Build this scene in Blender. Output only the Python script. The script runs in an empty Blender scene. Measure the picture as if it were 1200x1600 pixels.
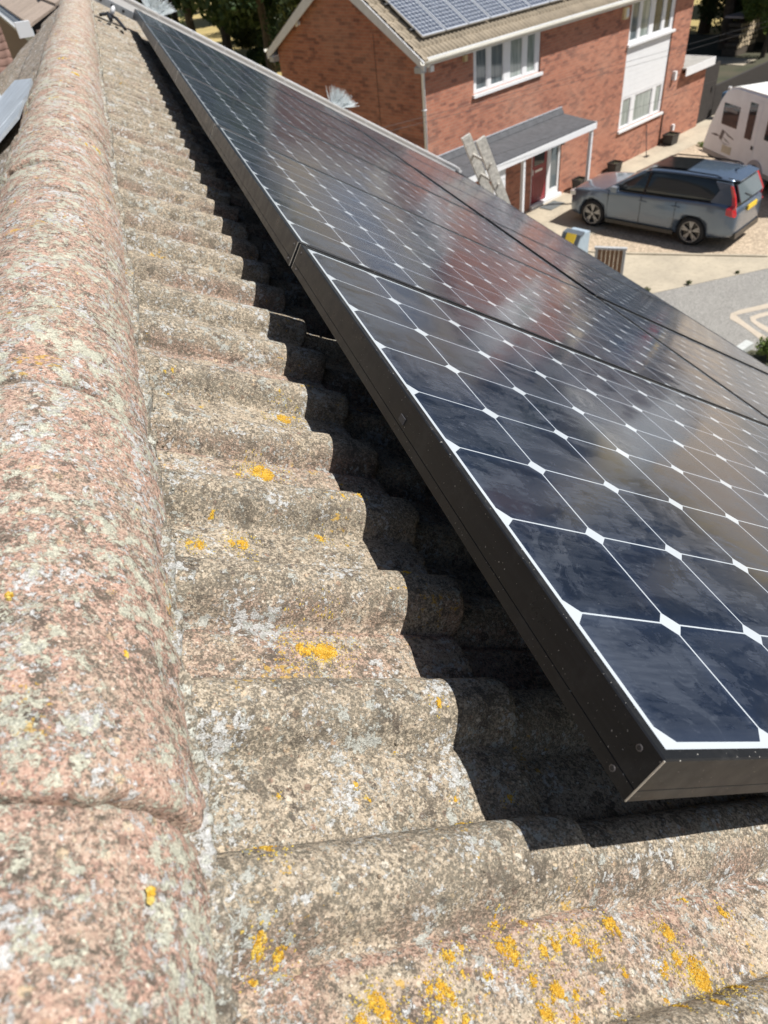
import bpy, bmesh, math, random
import numpy as np
from mathutils import Matrix, Vector
R = math.radians
sc = bpy.context.scene
COL = sc.collection
ZP = 7.47                      # height of the solar array's top corner above the ground
# ------------------------------------------------------------------ camera
TH = R(32.0)
cs, sn = math.cos(TH), math.sin(TH)
camd = bpy.data.cameras.new("camera"); cam = bpy.data.objects.new("camera", camd); COL.objects.link(cam)
Rwc = [[0.9442455, -0.3158029, -0.0931071], [-0.2758982, -0.6046401, -0.7471884], [0.179668, 0.7312174, -0.6580581]]
m = Matrix([[Rwc[0][j], 0, 0] for j in range(3)])
right = Vector(Rwc[0]); down = Vector(Rwc[1]); fwd = Vector(Rwc[2])
mw = Matrix.Identity(4)
for i in range(3):
    mw[i][0] = right[i]; mw[i][1] = -down[i]; mw[i][2] = -fwd[i]
mw.translation = Vector((-0.22455, -0.19313, 7.91953))
cam.matrix_world = mw
camd.sensor_fit = 'HORIZONTAL'; camd.sensor_width = 36.0
camd.lens = 1091.235 / 1200 * 36.0
camd.clip_start = 0.02; camd.clip_end = 900
camd.dof.use_dof = True; camd.dof.focus_distance = 0.80; camd.dof.aperture_fstop = 13.0
sc.camera = cam
# ------------------------------------------------------------------ sky, sun, exposure
SUN = Vector((0.517, -0.24, 0.857)).normalized()
w = bpy.data.worlds.new("World"); sc.world = w; w.use_nodes = True
nt = w.node_tree; bg = nt.nodes["Background"]
sky = nt.nodes.new("ShaderNodeTexSky"); sky.sky_type = 'NISHITA'; sky.sun_disc = False
sky.sun_elevation = math.asin(SUN.z); sky.sun_rotation = math.atan2(SUN.x, SUN.y)
sky.air_density = 1.0; sky.dust_density = 1.2
nt.links.new(sky.outputs[0], bg.inputs[0]); bg.inputs[1].default_value = 0.055
sl = bpy.data.lights.new("sun", 'SUN'); sl.energy = 4.9; sl.angle = R(0.5); sl.color = (1.0, 0.965, 0.92)
so = bpy.data.objects.new("sun", sl); COL.objects.link(so)
so.rotation_euler = SUN.to_track_quat('Z', 'Y').to_euler(); so.location = (0, 0, 30)
sc.view_settings.view_transform = 'Standard'; sc.view_settings.look = 'None'
sc.view_settings.exposure = 0.48; sc.view_settings.gamma = 1.0

# ------------------------------------------------------------------ helpers
WM = {}
def link(o, parent=None, M=None):
    COL.objects.link(o)
    M = M.copy() if M is not None else Matrix.Identity(4)
    if parent is not None:
        o.parent = parent; o.matrix_basis = WM[parent.name].inverted() @ M
    else:
        o.matrix_basis = M
    WM[o.name] = M
    return o
def tag(o, label=None, cat=None, group=None, kind=None):
    if label: o['label'] = label
    if cat: o['category'] = cat
    if group: o['group'] = group
    if kind: o['kind'] = kind
    return o
def thing(name, label, cat, M=None, group=None):
    o = bpy.data.objects.new(name, None); o.empty_display_size = .1
    link(o, None, M); return tag(o, label, cat, group)
def obj(name, bm, mat, parent=None, M=None, smooth=False, bevel=0):
    if bevel:
        bmesh.ops.bevel(bm, geom=[e for e in bm.edges if len(e.link_faces) == 2 and e.calc_face_angle(0) > .5], offset=bevel, segments=1, affect='EDGES')
    me = bpy.data.meshes.new(name); bm.to_mesh(me); bm.free()
    for mm in (mat if isinstance(mat, (list, tuple)) else [mat]): me.materials.append(mm)
    if smooth: me.shade_smooth()
    return link(bpy.data.objects.new(name, me), parent, M if M is not None else (WM[parent.name] if parent else None))
def objs(name, bm, mat, parent=None, M=None, smooth=False):
    """link every loose piece of bm as an object of its own"""
    bm.verts.index_update(); bm.faces.index_update(); bm.verts.ensure_lookup_table(); seen = set(); out = []
    for v0 in bm.verts:
        if v0.index in seen: continue
        st = [v0]; isl = []; seen.add(v0.index)
        while st:
            v = st.pop(); isl.append(v)
            for e in v.link_edges:
                q = e.other_vert(v)
                if q.index not in seen: seen.add(q.index); st.append(q)
        nb = bmesh.new(); mp = {v.index: nb.verts.new(v.co) for v in isl}; fs = {f.index: f for v in isl for f in v.link_faces}
        for f in fs.values():
            nf = nb.faces.new([mp[v.index] for v in f.verts]); nf.material_index = f.material_index
        out.append(obj(name, nb, mat, parent, M, smooth))
    bm.free(); return out
def T(x, y, z=0, rz=0): return Matrix.Translation((x, y, z)) @ Matrix.Rotation(rz, 4, 'Z')
def box(bm, x0, x1, y0, y1, z0, z1, mi=0, M=None):
    vs = [Vector((x, y, z)) for x in (x0, x1) for y in (y0, y1) for z in (z0, z1)]
    if M is not None: vs = [M @ v for v in vs]
    v = [bm.verts.new(p) for p in vs]
    for f in ((0,1,3,2),(4,6,7,5),(0,4,5,1),(2,3,7,6),(0,2,6,4),(1,5,7,3)):
        bm.faces.new([v[i] for i in f]).material_index = mi
    return v
def poly(bm, pts, mi=0):
    f = bm.faces.new([bm.verts.new(p) for p in pts]); f.material_index = mi; return f
def prism(bm, pts, axis_vec, mi=0):
    a = [bm.verts.new(Vector(p)) for p in pts]; b = [bm.verts.new(Vector(p) + Vector(axis_vec)) for p in pts]
    bm.faces.new(a[::-1]).material_index = mi; bm.faces.new(b).material_index = mi
    n = len(a)
    for i in range(n): bm.faces.new((a[i], a[(i+1) % n], b[(i+1) % n], b[i])).material_index = mi
def tube(bm, pts, r, n=8, mi=0, cap=True):
    pts = [Vector(p) for p in pts]; rs = r if isinstance(r, (list, tuple)) else [r]*len(pts)
    rings = []
    for i, p in enumerate(pts):
        t = (pts[min(i+1, len(pts)-1)] - pts[max(i-1, 0)]).normalized()
        u = t.cross(Vector((0, 0, 1)) if abs(t.z) < .9 else Vector((1, 0, 0))).normalized(); v = t.cross(u)
        rings.append([bm.verts.new(p + (u*math.cos(a) + v*math.sin(a))*rs[i]) for a in [2*math.pi*k/n for k in range(n)]])
    for a, b in zip(rings, rings[1:]):
        for k in range(n): bm.faces.new((a[k], a[(k+1) % n], b[(k+1) % n], b[k])).material_index = mi
    if cap: bm.faces.new(rings[0][::-1]).material_index = mi; bm.faces.new(rings[-1]).material_index = mi
def grid_mesh(name, V, nu, nv, mat, parent, M, faces=None, smooth=True):
    me = bpy.data.meshes.new(name)
    if faces is None:
        i = np.arange((nu-1)*(nv-1)); a = (i // (nv-1))*nv + i % (nv-1)
        faces = np.c_[a, a+1, a+nv+1, a+nv]
    me.vertices.add(len(V)); me.vertices.foreach_set("co", np.asarray(V, np.float32).ravel())
    nf = len(faces); me.loops.add(nf*4); me.polygons.add(nf)
    me.loops.foreach_set("vertex_index", np.asarray(faces, np.int32).ravel())
    me.polygons.foreach_set("loop_start", np.arange(nf, dtype=np.int32)*4)
    me.update(); me.validate(); me.materials.append(mat)
    if smooth: me.shade_smooth()
    return link(bpy.data.objects.new(name, me), parent, M)
rngn = np.random.default_rng(7)
_tab = rngn.random((64, 256, 256)).astype(np.float32)
def vnoise(x, y, s=0, z=None):
    x = np.asarray(x, float); y = np.asarray(y, float)
    xi = np.floor(x).astype(int); yi = np.floor(y).astype(int); fx = x-xi; fy = y-yi
    fx = fx*fx*(3-2*fx); fy = fy*fy*(3-2*fy); t = _tab[s % 64]
    g = lambda a, b: t[a & 255, b & 255]
    return (g(xi, yi)*(1-fx)+g(xi+1, yi)*fx)*(1-fy)+(g(xi, yi+1)*(1-fx)+g(xi+1, yi+1)*fx)*fy-.5
def fbm(x, y, s=0, oct=4, gain=.5):
    r = 0; a = 1
    for k in range(oct): r = r+a*vnoise(x*2**k, y*2**k, s+k); a *= gain
    return r

# ------------------------------------------------------------------ material toolkit
def new_mat(name):
    mt = bpy.data.materials.new(name); mt.use_nodes = True
    return mt, mt.node_tree.nodes, mt.node_tree.links, mt.node_tree.nodes["Principled BSDF"]
class NG:
    def __init__(s, name):
        s.m, s.n, s.l, s.b = new_mat(name)
        tc = s.n.new("ShaderNodeTexCoord"); s.co = tc.outputs['Object']; s.uv = tc.outputs['UV']
    def sock(s, node, key, v):
        if v is None: return
        i = node.inputs[key]
        if hasattr(v, 'is_linked') or isinstance(v, bpy.types.NodeSocket): s.l.new(v, i)
        else:
            if i.type == 'RGBA' and len(v) == 3: v = (*v, 1)
            i.default_value = v
    def map(s, scale=(1, 1, 1), loc=(0, 0, 0), rot=(0, 0, 0), src=None):
        n = s.n.new("ShaderNodeMapping"); s.l.new(src or s.co, n.inputs[0]); n.inputs['Scale'].default_value = scale
        n.inputs['Location'].default_value = loc; n.inputs['Rotation'].default_value = rot; return n.outputs[0]
    def noise(s, scale, detail=4, rough=.55, vec=None, dist=0, out=0):
        n = s.n.new("ShaderNodeTexNoise"); s.l.new(vec or s.co, n.inputs['Vector']); n.inputs['Scale'].default_value = scale
        n.inputs['Detail'].default_value = detail; n.inputs['Roughness'].default_value = rough; n.inputs['Distortion'].default_value = dist
        return n.outputs[out]
    def vor(s, scale, vec=None, feature='F1', out='Distance', rand=1):
        n = s.n.new("ShaderNodeTexVoronoi"); n.feature = feature; s.l.new(vec or s.co, n.inputs['Vector']); n.inputs['Scale'].default_value = scale
        n.inputs['Randomness'].default_value = rand; return n.outputs[out]
    def ramp(s, fac, stops, interp='LINEAR'):
        n = s.n.new("ShaderNodeValToRGB"); s.l.new(fac, n.inputs[0]); cr = n.color_ramp; cr.interpolation = interp
        while len(cr.elements) < len(stops): cr.elements.new(.5)
        for e, (p, c) in zip(cr.elements, stops):
            e.position = p; e.color = (*c, 1) if hasattr(c, '__len__') else (c, c, c, 1)
        return n.outputs[0]
    def step(s, fac, a, b): return s.ramp(fac, [(a, 0), (b, 1)])
    def mix(s, fac, a, b, blend='MIX'):
        n = s.n.new("ShaderNodeMix"); n.data_type = 'RGBA'; n.blend_type = blend
        for i, v in ((0, fac), (6, a), (7, b)):
            if isinstance(v, bpy.types.NodeSocket): s.l.new(v, n.inputs[i])
            else: n.inputs[i].default_value = v if i == 0 else (*v[:3], 1)
        return n.outputs[2]
    def math(s, op, a, b=0.0, c=0.0, clamp=False):
        n = s.n.new("ShaderNodeMath"); n.operation = op; n.use_clamp = clamp
        for i, v in enumerate((a, b, c)):
            if isinstance(v, bpy.types.NodeSocket): s.l.new(v, n.inputs[i])
            else: n.inputs[i].default_value = v
        return n.outputs[0]
    def sep(s, src=None):
        n = s.n.new("ShaderNodeSeparateXYZ"); s.l.new(src or s.co, n.inputs[0]); return n.outputs
    def comb(s, x, y, z=0.0):
        n = s.n.new("ShaderNodeCombineXYZ")
        for i, v in enumerate((x, y, z)):
            if isinstance(v, bpy.types.NodeSocket): s.l.new(v, n.inputs[i])
            else: n.inputs[i].default_value = v
        return n.outputs[0]
    def bump(s, h, strength=.5, dist=.001, prev=None):
        n = s.n.new("ShaderNodeBump"); s.l.new(h, n.inputs['Height']); n.inputs['Strength'].default_value = strength
        n.inputs['Distance'].default_value = dist
        if prev is not None: s.l.new(prev, n.inputs['Normal'])
        return n.outputs[0]
    def done(s, col=None, rough=None, normal=None, **kw):
        if col is not None: s.sock(s.b, 'Base Color', col)
        if rough is not None: s.sock(s.b, 'Roughness', rough)
        if normal is not None: s.l.new(normal, s.b.inputs['Normal'])
        for k, v in kw.items(): s.sock(s.b, k.replace('_', ' '), v)
        return s.m
def flat(name, col, rough=.6, var=.12, scale=8, metal=0.0, spec=None, bump=0, bscale=60, bdist=.002, **kw):
    g = NG(name); n = g.noise(scale, 4, .6)
    c = g.mix(g.ramp(n, [(.3, 0), (.7, 1)]), tuple(max(0, x*(1-var)) for x in col), tuple(min(1, x*(1+var)) for x in col))
    nm = g.bump(g.noise(bscale, 3, .6), bump, bdist) if bump else None
    if spec is not None: kw['Specular_IOR_Level'] = spec
    return g.done(c, rough, nm, Metallic=metal, **kw)

def concrete(name, base, red, redmask, green, lich, dark, grey, roll=0.0, pk=.90):
    """weathered aggregate-faced concrete: sand grains, grime mottling, crusty lichen and dark moss spots"""
    g = NG(name); P = g.co
    big = g.noise(9, 4, .6); med = g.noise(150, 5, .7)
    col = g.mix(g.ramp(big, [(.35, 0), (.65, 1)]), base, tuple(x*.84 for x in base))
    if red is not None: col = g.mix(redmask(g), col, red)
    c1 = g.sep(g.vor(760, out='Color')); c2 = g.sep(g.vor(330, out='Color'))
    grain = g.ramp(c1[0], [(0, (.07, .06, .05)), (.10, (.24, .19, .14)), (.32, (.40, .32, .24)), (.62, (.50, .42, .32)), (.88, (.62, .55, .45)), (1, (.74, .69, .60))], 'CONSTANT')
    col = g.mix(.42, col, grain)
    g2 = g.math('MULTIPLY', g.math('GREATER_THAN', c2[1], .80), g.math('SUBTRACT', 1.0, g.step(g.vor(330), .34, .50)))
    col = g.mix(g.math('MULTIPLY', g2, .8), col, g.ramp(c2[2], [(0, (.10, .085, .07)), (.3, (.30, .19, .13)), (.55, (.50, .38, .26)), (.8, (.62, .54, .42)), (1, (.74, .68, .58))]))
    pv = g.vor(118); pc = g.sep(g.vor(118, out='Color'))
    pm = g.math('MULTIPLY', g.math('SUBTRACT', 1.0, g.step(pv, .34, .42)), g.math('GREATER_THAN', pc[1], pk))
    col = g.mix(g.math('MULTIPLY', pm, .85), col, g.ramp(pc[2], [(0, (.10, .085, .075)), (.35, (.33, .2, .14)), (.6, (.55, .42, .27)), (1, (.6, .55, .46))]))
    # grime mottling: fine dark specks gathering in clouds
    cloud = g.noise(7, 4, .65); sp = g.noise(260, 4, .72); sp2 = g.noise(80, 6, .75)
    sm = g.math('ADD', g.math('MULTIPLY', sp, .60), g.math('ADD', g.math('MULTIPLY', sp2, .26), g.math('MULTIPLY', cloud, .14)))
    if roll:      # the raised rolls hold more soot and algae than the washed pans
        rv = g.math('ABSOLUTE', g.math('SUBTRACT', g.math('FRACT', g.math('DIVIDE', g.math('SUBTRACT', g.sep()[1], .018), .1505)), .5))
        sm = g.math('ADD', sm, g.math('MULTIPLY', g.step(rv, .22, .34), roll))
        rb = g.math('ABSOLUTE', g.math('SUBTRACT', g.math('FRACT', g.math('DIVIDE', g.math('SUBTRACT', g.sep()[1], -.010), .1505)), .5))
        sm = g.math('ADD', sm, g.math('MULTIPLY', g.step(g.math('ADD', rb, g.math('MULTIPLY', g.math('SUBTRACT', g.noise(18, 4, .7), .5), .25)), .36, .47), roll*1.8))
    dm = g.step(sm, .515-dark, .55-dark)
    dm = g.math('MULTIPLY', dm, g.ramp(g.noise(430, 3, .7), [(.38, .25), (.55, 1)]))
    col = g.mix(g.math('MULTIPLY', dm, .82), col, (.105, .097, .075))
    sv = g.noise(26, 4, .62); spot = g.math('MULTIPLY', g.step(sv, .625, .645), g.step(g.noise(520, 2), .34, .46))
    col = g.mix(g.math('MULTIPLY', spot, .75), col, (.085, .068, .055))
    st = g.math('ADD', g.math('MULTIPLY', g.noise(34, 5, .72, vec=g.map(loc=(5, 3, 8))), .72), g.math('MULTIPLY', g.noise(150, 3, .6), .28))
    col = g.mix(g.math('MULTIPLY', g.step(st, .548, .572), g.ramp(g.noise(500, 2, .6), [(.35, .35), (.55, .85)])), col, (.105, .09, .07))
    # crustose lichen: ragged bits clustered into colonies
    wv = g.mix(.02, P, g.noise(180, 3, .6, out=1), 'ADD')
    b1 = g.noise(78, 6, .68, vec=wv); k1 = g.noise(15, 4, .65)
    lm = g.step(g.math('ADD', g.math('MULTIPLY', b1, .70), g.math('MULTIPLY', k1, .30)), .565-lich, .577-lich)
    b2 = g.noise(150, 5, .7, vec=g.map(loc=(3.1, 1.7, .4))); k2 = g.noise(21, 3, .6, vec=g.map(loc=(1.1, 4.7, .4)))
    gm = g.step(g.math('ADD', g.math('MULTIPLY', b2, .6), g.math('MULTIPLY', k2, .4)), .575-grey, .590-grey)
    tex = g.noise(600, 3, .6)
    col = g.mix(g.math('MULTIPLY', gm, .85), col, g.mix(g.step(tex, .35, .62), (.36, .36, .34), (.62, .63, .62)))
    col = g.mix(g.math('MULTIPLY', lm, .88), col, g.mix(g.step(tex, .38, .62), tuple(x*.70 for x in green), tuple(min(1, x*1.1) for x in green)))
    oc = g.step(g.math('ADD', g.math('MULTIPLY', g.noise(110, 4, .7, vec=g.map(loc=(7, 2, 5))), .55), g.math('MULTIPLY', g.noise(12, 2, .5, vec=g.map(loc=(2, 9, 5))), .45)), .632, .645)
    col = g.mix(g.math('MULTIPLY', oc, .7), col, (.55, .34, .06))
    h = g.math('ADD', g.math('MULTIPLY', c1[1], .35), g.math('MULTIPLY', med, 1.7))
    h = g.math('ADD', h, g.math('MULTIPLY', g2, .5)); h = g.math('ADD', h, g.math('MULTIPLY', g.math('ADD', lm, gm), .45))
    h = g.math('SUBTRACT', h, g.math('MULTIPLY', dm, .55)); h = g.math('ADD', h, g.math('MULTIPLY', sp, 1.1))
    return g.done(col, .93, g.bump(h, .8, .0014), Specular_IOR_Level=.25)
def redpan(g):
    # every second pan of the tile profile shows its red body colour through worn facing
    s = g.sep(); v = g.math('DIVIDE', g.math('SUBTRACT', s[1], -.052), .3010)
    fr = g.math('FRACT', v); d = g.math('ABSOLUTE', g.math('SUBTRACT', fr, .5))
    m = g.step(d, .31, .37)
    n = g.noise(14, 5, .65)
    m = g.math('MULTIPLY', m, g.math('MULTIPLY', g.step(n, .40, .58), .75))
    # worn stripe along the interlock at the roll's foot
    v2 = g.math('FRACT', g.math('ADD', g.math('DIVIDE', g.math('SUBTRACT', s[1], -.030), .3010), .5)); d2 = g.math('ABSOLUTE', g.math('SUBTRACT', v2, .5))
    st = g.math('SUBTRACT', 1.0, g.step(g.math('ADD', d2, g.math('MULTIPLY', g.noise(40, 4, .7), .03)), .026, .040))
    return g.math('MAXIMUM', m, g.math('MULTIPLY', st, .85))
M_TILE = concrete("aged_concrete_tile", (.455, .385, .285), (.37, .195, .15), redpan, (.48, .49, .44), -.004, .014, .012, roll=.018)
def redridge(g): return g.math('MULTIPLY', g.step(g.noise(17, 5, .65), .28, .52), .9)
M_RIDGE = concrete("aged_ridge_tile", (.44, .35, .27), (.50, .275, .215), redridge, (.54, .54, .43), .036, .008, .030, pk=.84)
M_REAR = concrete("dark_rear_tile", (.27, .225, .195), None, None, (.45, .45, .42), -.01, .02, .012)  # darker, greyer tile for the rear slope
M_MORT = concrete("bedding_mortar", (.40, .35, .27), None, None, (.56, .57, .50), .03, .05, .03)
def tile_far(name, base, rib=0.15):
    g = NG(name); n = g.noise(3, 4, .6); c = g.mix(g.step(n, .3, .7), tuple(x*.75 for x in base), base)
    c = g.mix(g.math('MULTIPLY', g.step(g.noise(30, 4, .7), .5, .62), .5), c, tuple(x*.5 for x in base))
    return g.done(c, .9)
M_TAN = tile_far("tan_roof_tile", (.33, .275, .20)); M_BROWN = tile_far("brown_roof_tile", (.22, .13, .10))
M_PINK = tile_far("pinkish_roof_tile", (.44, .35, .28)); M_GREYTILE = tile_far("grey_brown_roof_tile", (.25, .21, .185))

def brick(name, c1, c2, mortar, dark):
    g = NG(name)
    b = g.n.new("ShaderNodeTexBrick"); g.l.new(g.uv, b.inputs['Vector']); b.inputs['Scale'].default_value = 1
    b.inputs['Brick Width'].default_value = .225; b.inputs['Row Height'].default_value = .075; b.inputs['Mortar Size'].default_value = .006
    b.inputs['Mortar Smooth'].default_value = .2; b.inputs['Bias'].default_value = -.1
    g.sock(b, 'Color1', c1); g.sock(b, 'Color2', c2); g.sock(b, 'Mortar', mortar)
    s = g.sep(g.uv)
    # per-brick tone
    row = g.math('FLOOR', g.math('DIVIDE', s[1], .075)); off = g.math('MULTIPLY', g.math('MODULO', row, 2.0), .5)
    cx = g.math('FLOOR', g.math('ADD', g.math('DIVIDE', s[0], .225), off))
    wn = g.n.new("ShaderNodeTexWhiteNoise"); wn.noise_dimensions = '2D'; g.l.new(g.comb(cx, row), wn.inputs[0])
    cl = g.noise(1.1, 3, .6, vec=g.map((1, 2.2, 1), src=g.uv))
    dm = g.math('MULTIPLY', g.step(g.math('ADD', g.math('MULTIPLY', wn.outputs[0], .5), g.math('MULTIPLY', cl, .62)), .62, .80), .62)
    col = g.mix(dm, b.outputs[0], dark)
    col = g.mix(g.math('MULTIPLY', g.step(g.noise(.5, 3, .6, vec=g.uv), .45, .7), .22), col, (.5, .33, .24))
    col = g.mix(g.math('MULTIPLY', g.step(g.noise(2.6, 4, .7, vec=g.map((1, 3, 1), src=g.uv)), .52, .66), .35), col, tuple(x*1.5 for x in dark))
    nm = g.bump(b.outputs[1], -.4, .006)
    return g.done(col, .88, nm)
M_BRICK = brick("red_brick", (.42, .165, .10), (.32, .12, .075), (.33, .23, .165), (.12, .052, .042))
M_BUFF = brick("buff_brick", (.40, .31, .19), (.32, .25, .16), (.33, .29, .22), (.22, .17, .12))
M_RED2 = brick("brown_brick", (.26, .12, .08), (.2, .09, .06), (.25, .2, .16), (.1, .05, .04))

M_WHITE = flat("white_upvc", (.71, .72, .73), .35, .03, 3)
M_FASCIA = flat("weathered_white_fascia", (.68, .69, .70), .5, .08, 5)
M_CREAM = flat("cream_gutter", (.56, .54, .47), .5, .1, 4)
M_GREYG = flat("grey_gutter", (.42, .43, .43), .5, .12, 6)
M_DARK = flat("black_plastic", (.02, .02, .022), .45, .2, 10)
M_LEAD = flat("lead_sheet", (.46, .50, .54), .5, .18, 12, metal=.1, bump=.4, bscale=14, bdist=.01)
M_PALEBLUE = flat("pale_grey_membrane", (.52, .57, .60), .6, .12, 4)
M_FELT = flat("dark_grey_felt", (.075, .078, .085), .85, .2, 6, bump=.3, bscale=200)
M_INT = flat("dark_interior", (.025, .027, .03), .9, .2, 2)
M_CURT = flat("net_curtain", (.42, .46, .43), .9, .1, 6)
M_SILVER = flat("anodised_silver", (.68, .70, .72), .3, .04, 4, metal=.7)
M_GALV = flat("galvanised_steel", (.42, .44, .46), .42, .15, 40, metal=.75)
M_WOODOLD = flat("weathered_ladder_timber", (.52, .50, .45), .85, .35, 30, bump=.5, bscale=90, bdist=.003)
M_BLACKFR = None
def mk_frame():
    g = NG("black_anodised_frame")
    st = g.noise(6, 4, .6, vec=g.map((1, 1, 30)))
    sp = g.step(g.noise(330, 2, .5), .70, .74)
    c = g.mix(g.step(st, .35, .7), (.009, .0098, .0115), (.015, .0158, .018))
    c = g.mix(g.math('MULTIPLY', g.step(g.noise(22, 5, .7), .52, .66), .35), c, (.045, .045, .046))
    c = g.mix(sp, c, (.42, .40, .36))
    return g.done(c, g.ramp(g.noise(35, 4, .6), [(.3, .26), (.7, .42)]), g.bump(g.noise(500, 2, .5), .08, .0005), Metallic=0.0, Specular_IOR_Level=.28)
M_BLACKFR = mk_frame()
M_RIVET = flat("dull_rivet", (.16, .15, .15), .5, .2, 300, metal=.5)
M_RAIL = flat("dark_aluminium_rail", (.10, .10, .10), .45, .15, 8, metal=.6)
M_CUT = flat("cut_aluminium_edge", (.62, .58, .50), .4, .15, 60, metal=.4)

def cells(name, pitch, nx, ny, org, cell1, cell2, white, gap, chamf, dusty, busbar=False):
    g = NG(name); s = g.sep()
    X = g.math('DIVIDE', g.math('SUBTRACT', s[0], org[0]), pitch); Y = g.math('DIVIDE', g.math('SUBTRACT', s[1], org[1]), pitch)
    fx = g.math('ABSOLUTE', g.math('SUBTRACT', g.math('FRACT', X), .5)); fy = g.math('ABSOLUTE', g.math('SUBTRACT', g.math('FRACT', Y), .5))
    a = g.math('LESS_THAN', g.math('MAXIMUM', fx, fy), .5-gap)
    b = g.math('LESS_THAN', g.math('ADD', fx, fy), 1-2*gap-chamf)
    m = g.math('MULTIPLY', a, b)
    for v, hi in ((X, nx), (Y, ny)):
        m = g.math('MULTIPLY', m, g.math('GREATER_THAN', v, 0.0)); m = g.math('MULTIPLY', m, g.math('LESS_THAN', v, float(hi)))
    wn = g.n.new("ShaderNodeTexWhiteNoise"); wn.noise_dimensions = '2D'; g.l.new(g.comb(g.math('FLOOR', X), g.math('FLOOR', Y)), wn.inputs[0])
    cell = g.mix(wn.outputs[0], cell1, cell2)
    # the anti-reflective film turns bluer toward the cell rims
    rim = g.step(g.math('MAXIMUM', fx, fy), .36, .49)
    cell = g.mix(g.math('MULTIPLY', rim, .35), cell, tuple(min(1, x*2.2+.004) for x in cell2))
    col = g.mix(m, white, cell)
    # dried water marks and wiped dust
    wv = g.mix(.05, g.co, g.noise(9, 4, .6, out=1), 'ADD')
    d1 = g.noise(7, 7, .72, vec=wv, dist=.6); d2 = g.noise(26, 5, .7, vec=g.map((.25, 1, 1), rot=(0, 0, .5), src=wv)); d3 = g.noise(420, 2, .6)
    geo = g.n.new("ShaderNodeObjectInfo")
    dm = g.step(d1, .40, .68)
    edge = g.step(d1, .495, .505)
    dm = g.math('ADD', g.math('MULTIPLY', dm, .30), g.math('MULTIPLY', edge, .26))
    dm = g.math('ADD', dm, g.math('MULTIPLY', g.step(d2, .46, .54), .30))
    dm = g.math('ADD', dm, g.math('MULTIPLY', g.step(g.noise(60, 4, .7, vec=wv), .60, .63), .25))
    strk = g.noise(16, 4, .65, vec=g.map((1.4, 14, 1), rot=(0, 0, .12)))
    dm = g.math('MULTIPLY', dm, g.ramp(strk, [(.3, .55), (.7, 1)]))
    dustc = (.32, .36, .43)
    sp = g.math('MULTIPLY', g.step(g.noise(700, 2, .5), .76, .80), .5)
    dfac = g.math('MULTIPLY', dm, dusty)
    col2 = g.mix(dfac, col, dustc); col2 = g.mix(sp, col2, (.5, .5, .48))
    rough = g.math('ADD', .075, g.math('MULTIPLY', dm, .16))
    return g.done(col2, rough, None, Specular_IOR_Level=.40, Sheen_Weight=.16, Sheen_Roughness=.35, Sheen_Tint=(.75, .87, 1, 1))
PW, PL_ = 1.049, 1.559         # panel size along the ridge / down the slope
M_PV = cells("dark_blue_solar_cells", .1275, 12, 8, (.0145, .0145), (.006, .010, .020), (.009, .015, .030), (.45, .49, .52), .0078, .10, .18)
M_PV2 = cells("grey_blue_solar_cells", .1268, 6, 12, (.035, .045), (.035, .042, .06), (.05, .058, .08), (.5, .53, .56), .035, .10, .3)

def glass(name, c=(.03, .04, .045)):
    g = NG(name); return g.done(c, .04, None, Specular_IOR_Level=.6)
M_GLASS = glass("window_glass")
def mk_pane(name, lo, hi, sc_=7):
    g = NG(name); s = g.sep(g.uv)
    n = g.noise(sc_, 3, .6, vec=g.map((1, .12, 1), src=g.uv))
    return g.done(g.mix(g.step(n, .4, .62), lo, hi), .06, None, Specular_IOR_Level=.6)
M_PANE_NET = mk_pane("pane_with_net_curtain", (.20, .24, .22), (.36, .40, .38))
M_PANE_DARK = mk_pane("dark_room_pane", (.02, .025, .03), (.055, .065, .07))
M_PANE_MID = mk_pane("grey_blind_pane", (.08, .10, .11), (.17, .20, .21))
M_DOOR = flat("dark_red_door", (.24, .022, .032), .35, .15, 3)

def ground_mat(name, a, b, grain, s1, pebble=None, bumpd=.01):
    g = NG(name); c = g.mix(g.step(g.noise(s1, 5, .65), .35, .65), a, b)
    if pebble:
        v = g.sep(g.vor(pebble, out='Color')); c = g.mix(.6, c, g.ramp(v[0], [(0, tuple(x*.45 for x in a)), (.5, tuple(x*1.0 for x in b)), (1, tuple(min(1, x*1.6) for x in a))]))
    c = g.mix(g.math('MULTIPLY', g.step(g.noise(grain, 4, .7), .5, .62), .35), c, tuple(x*.55 for x in a))
    c = g.mix(g.math('MULTIPLY', g.step(g.noise(.7, 4, .7), .55, .7), .3), c, tuple(x*.6 for x in b))
    return g.done(c, .93, g.bump(g.noise(grain*2, 3, .6), .5, bumpd))
M_GRAVEL = ground_mat("tan_gravel", (.45, .36, .26), (.37, .295, .21), 18, 1.5, 26)
M_SLAB = ground_mat("tan_concrete", (.46, .40, .30), (.36, .315, .24), 9, .8)
M_ASPH = ground_mat("worn_asphalt", (.285, .275, .25), (.215, .207, .19), 22, .9, 60)
M_GRASS = ground_mat("dry_lawn", (.46, .35, .15), (.34, .27, .10), 5, .10)
M_SAND = ground_mat("sandy_trench_fill", (.50, .43, .34), (.43, .37, .29), 20, 2)
M_SOIL_SHADE = ground_mat("dark_soil_and_shade", (.075, .065, .04), (.045, .05, .025), 6, .7)  # dark soil for beds and tubs; also the right garden's painted shade

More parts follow.
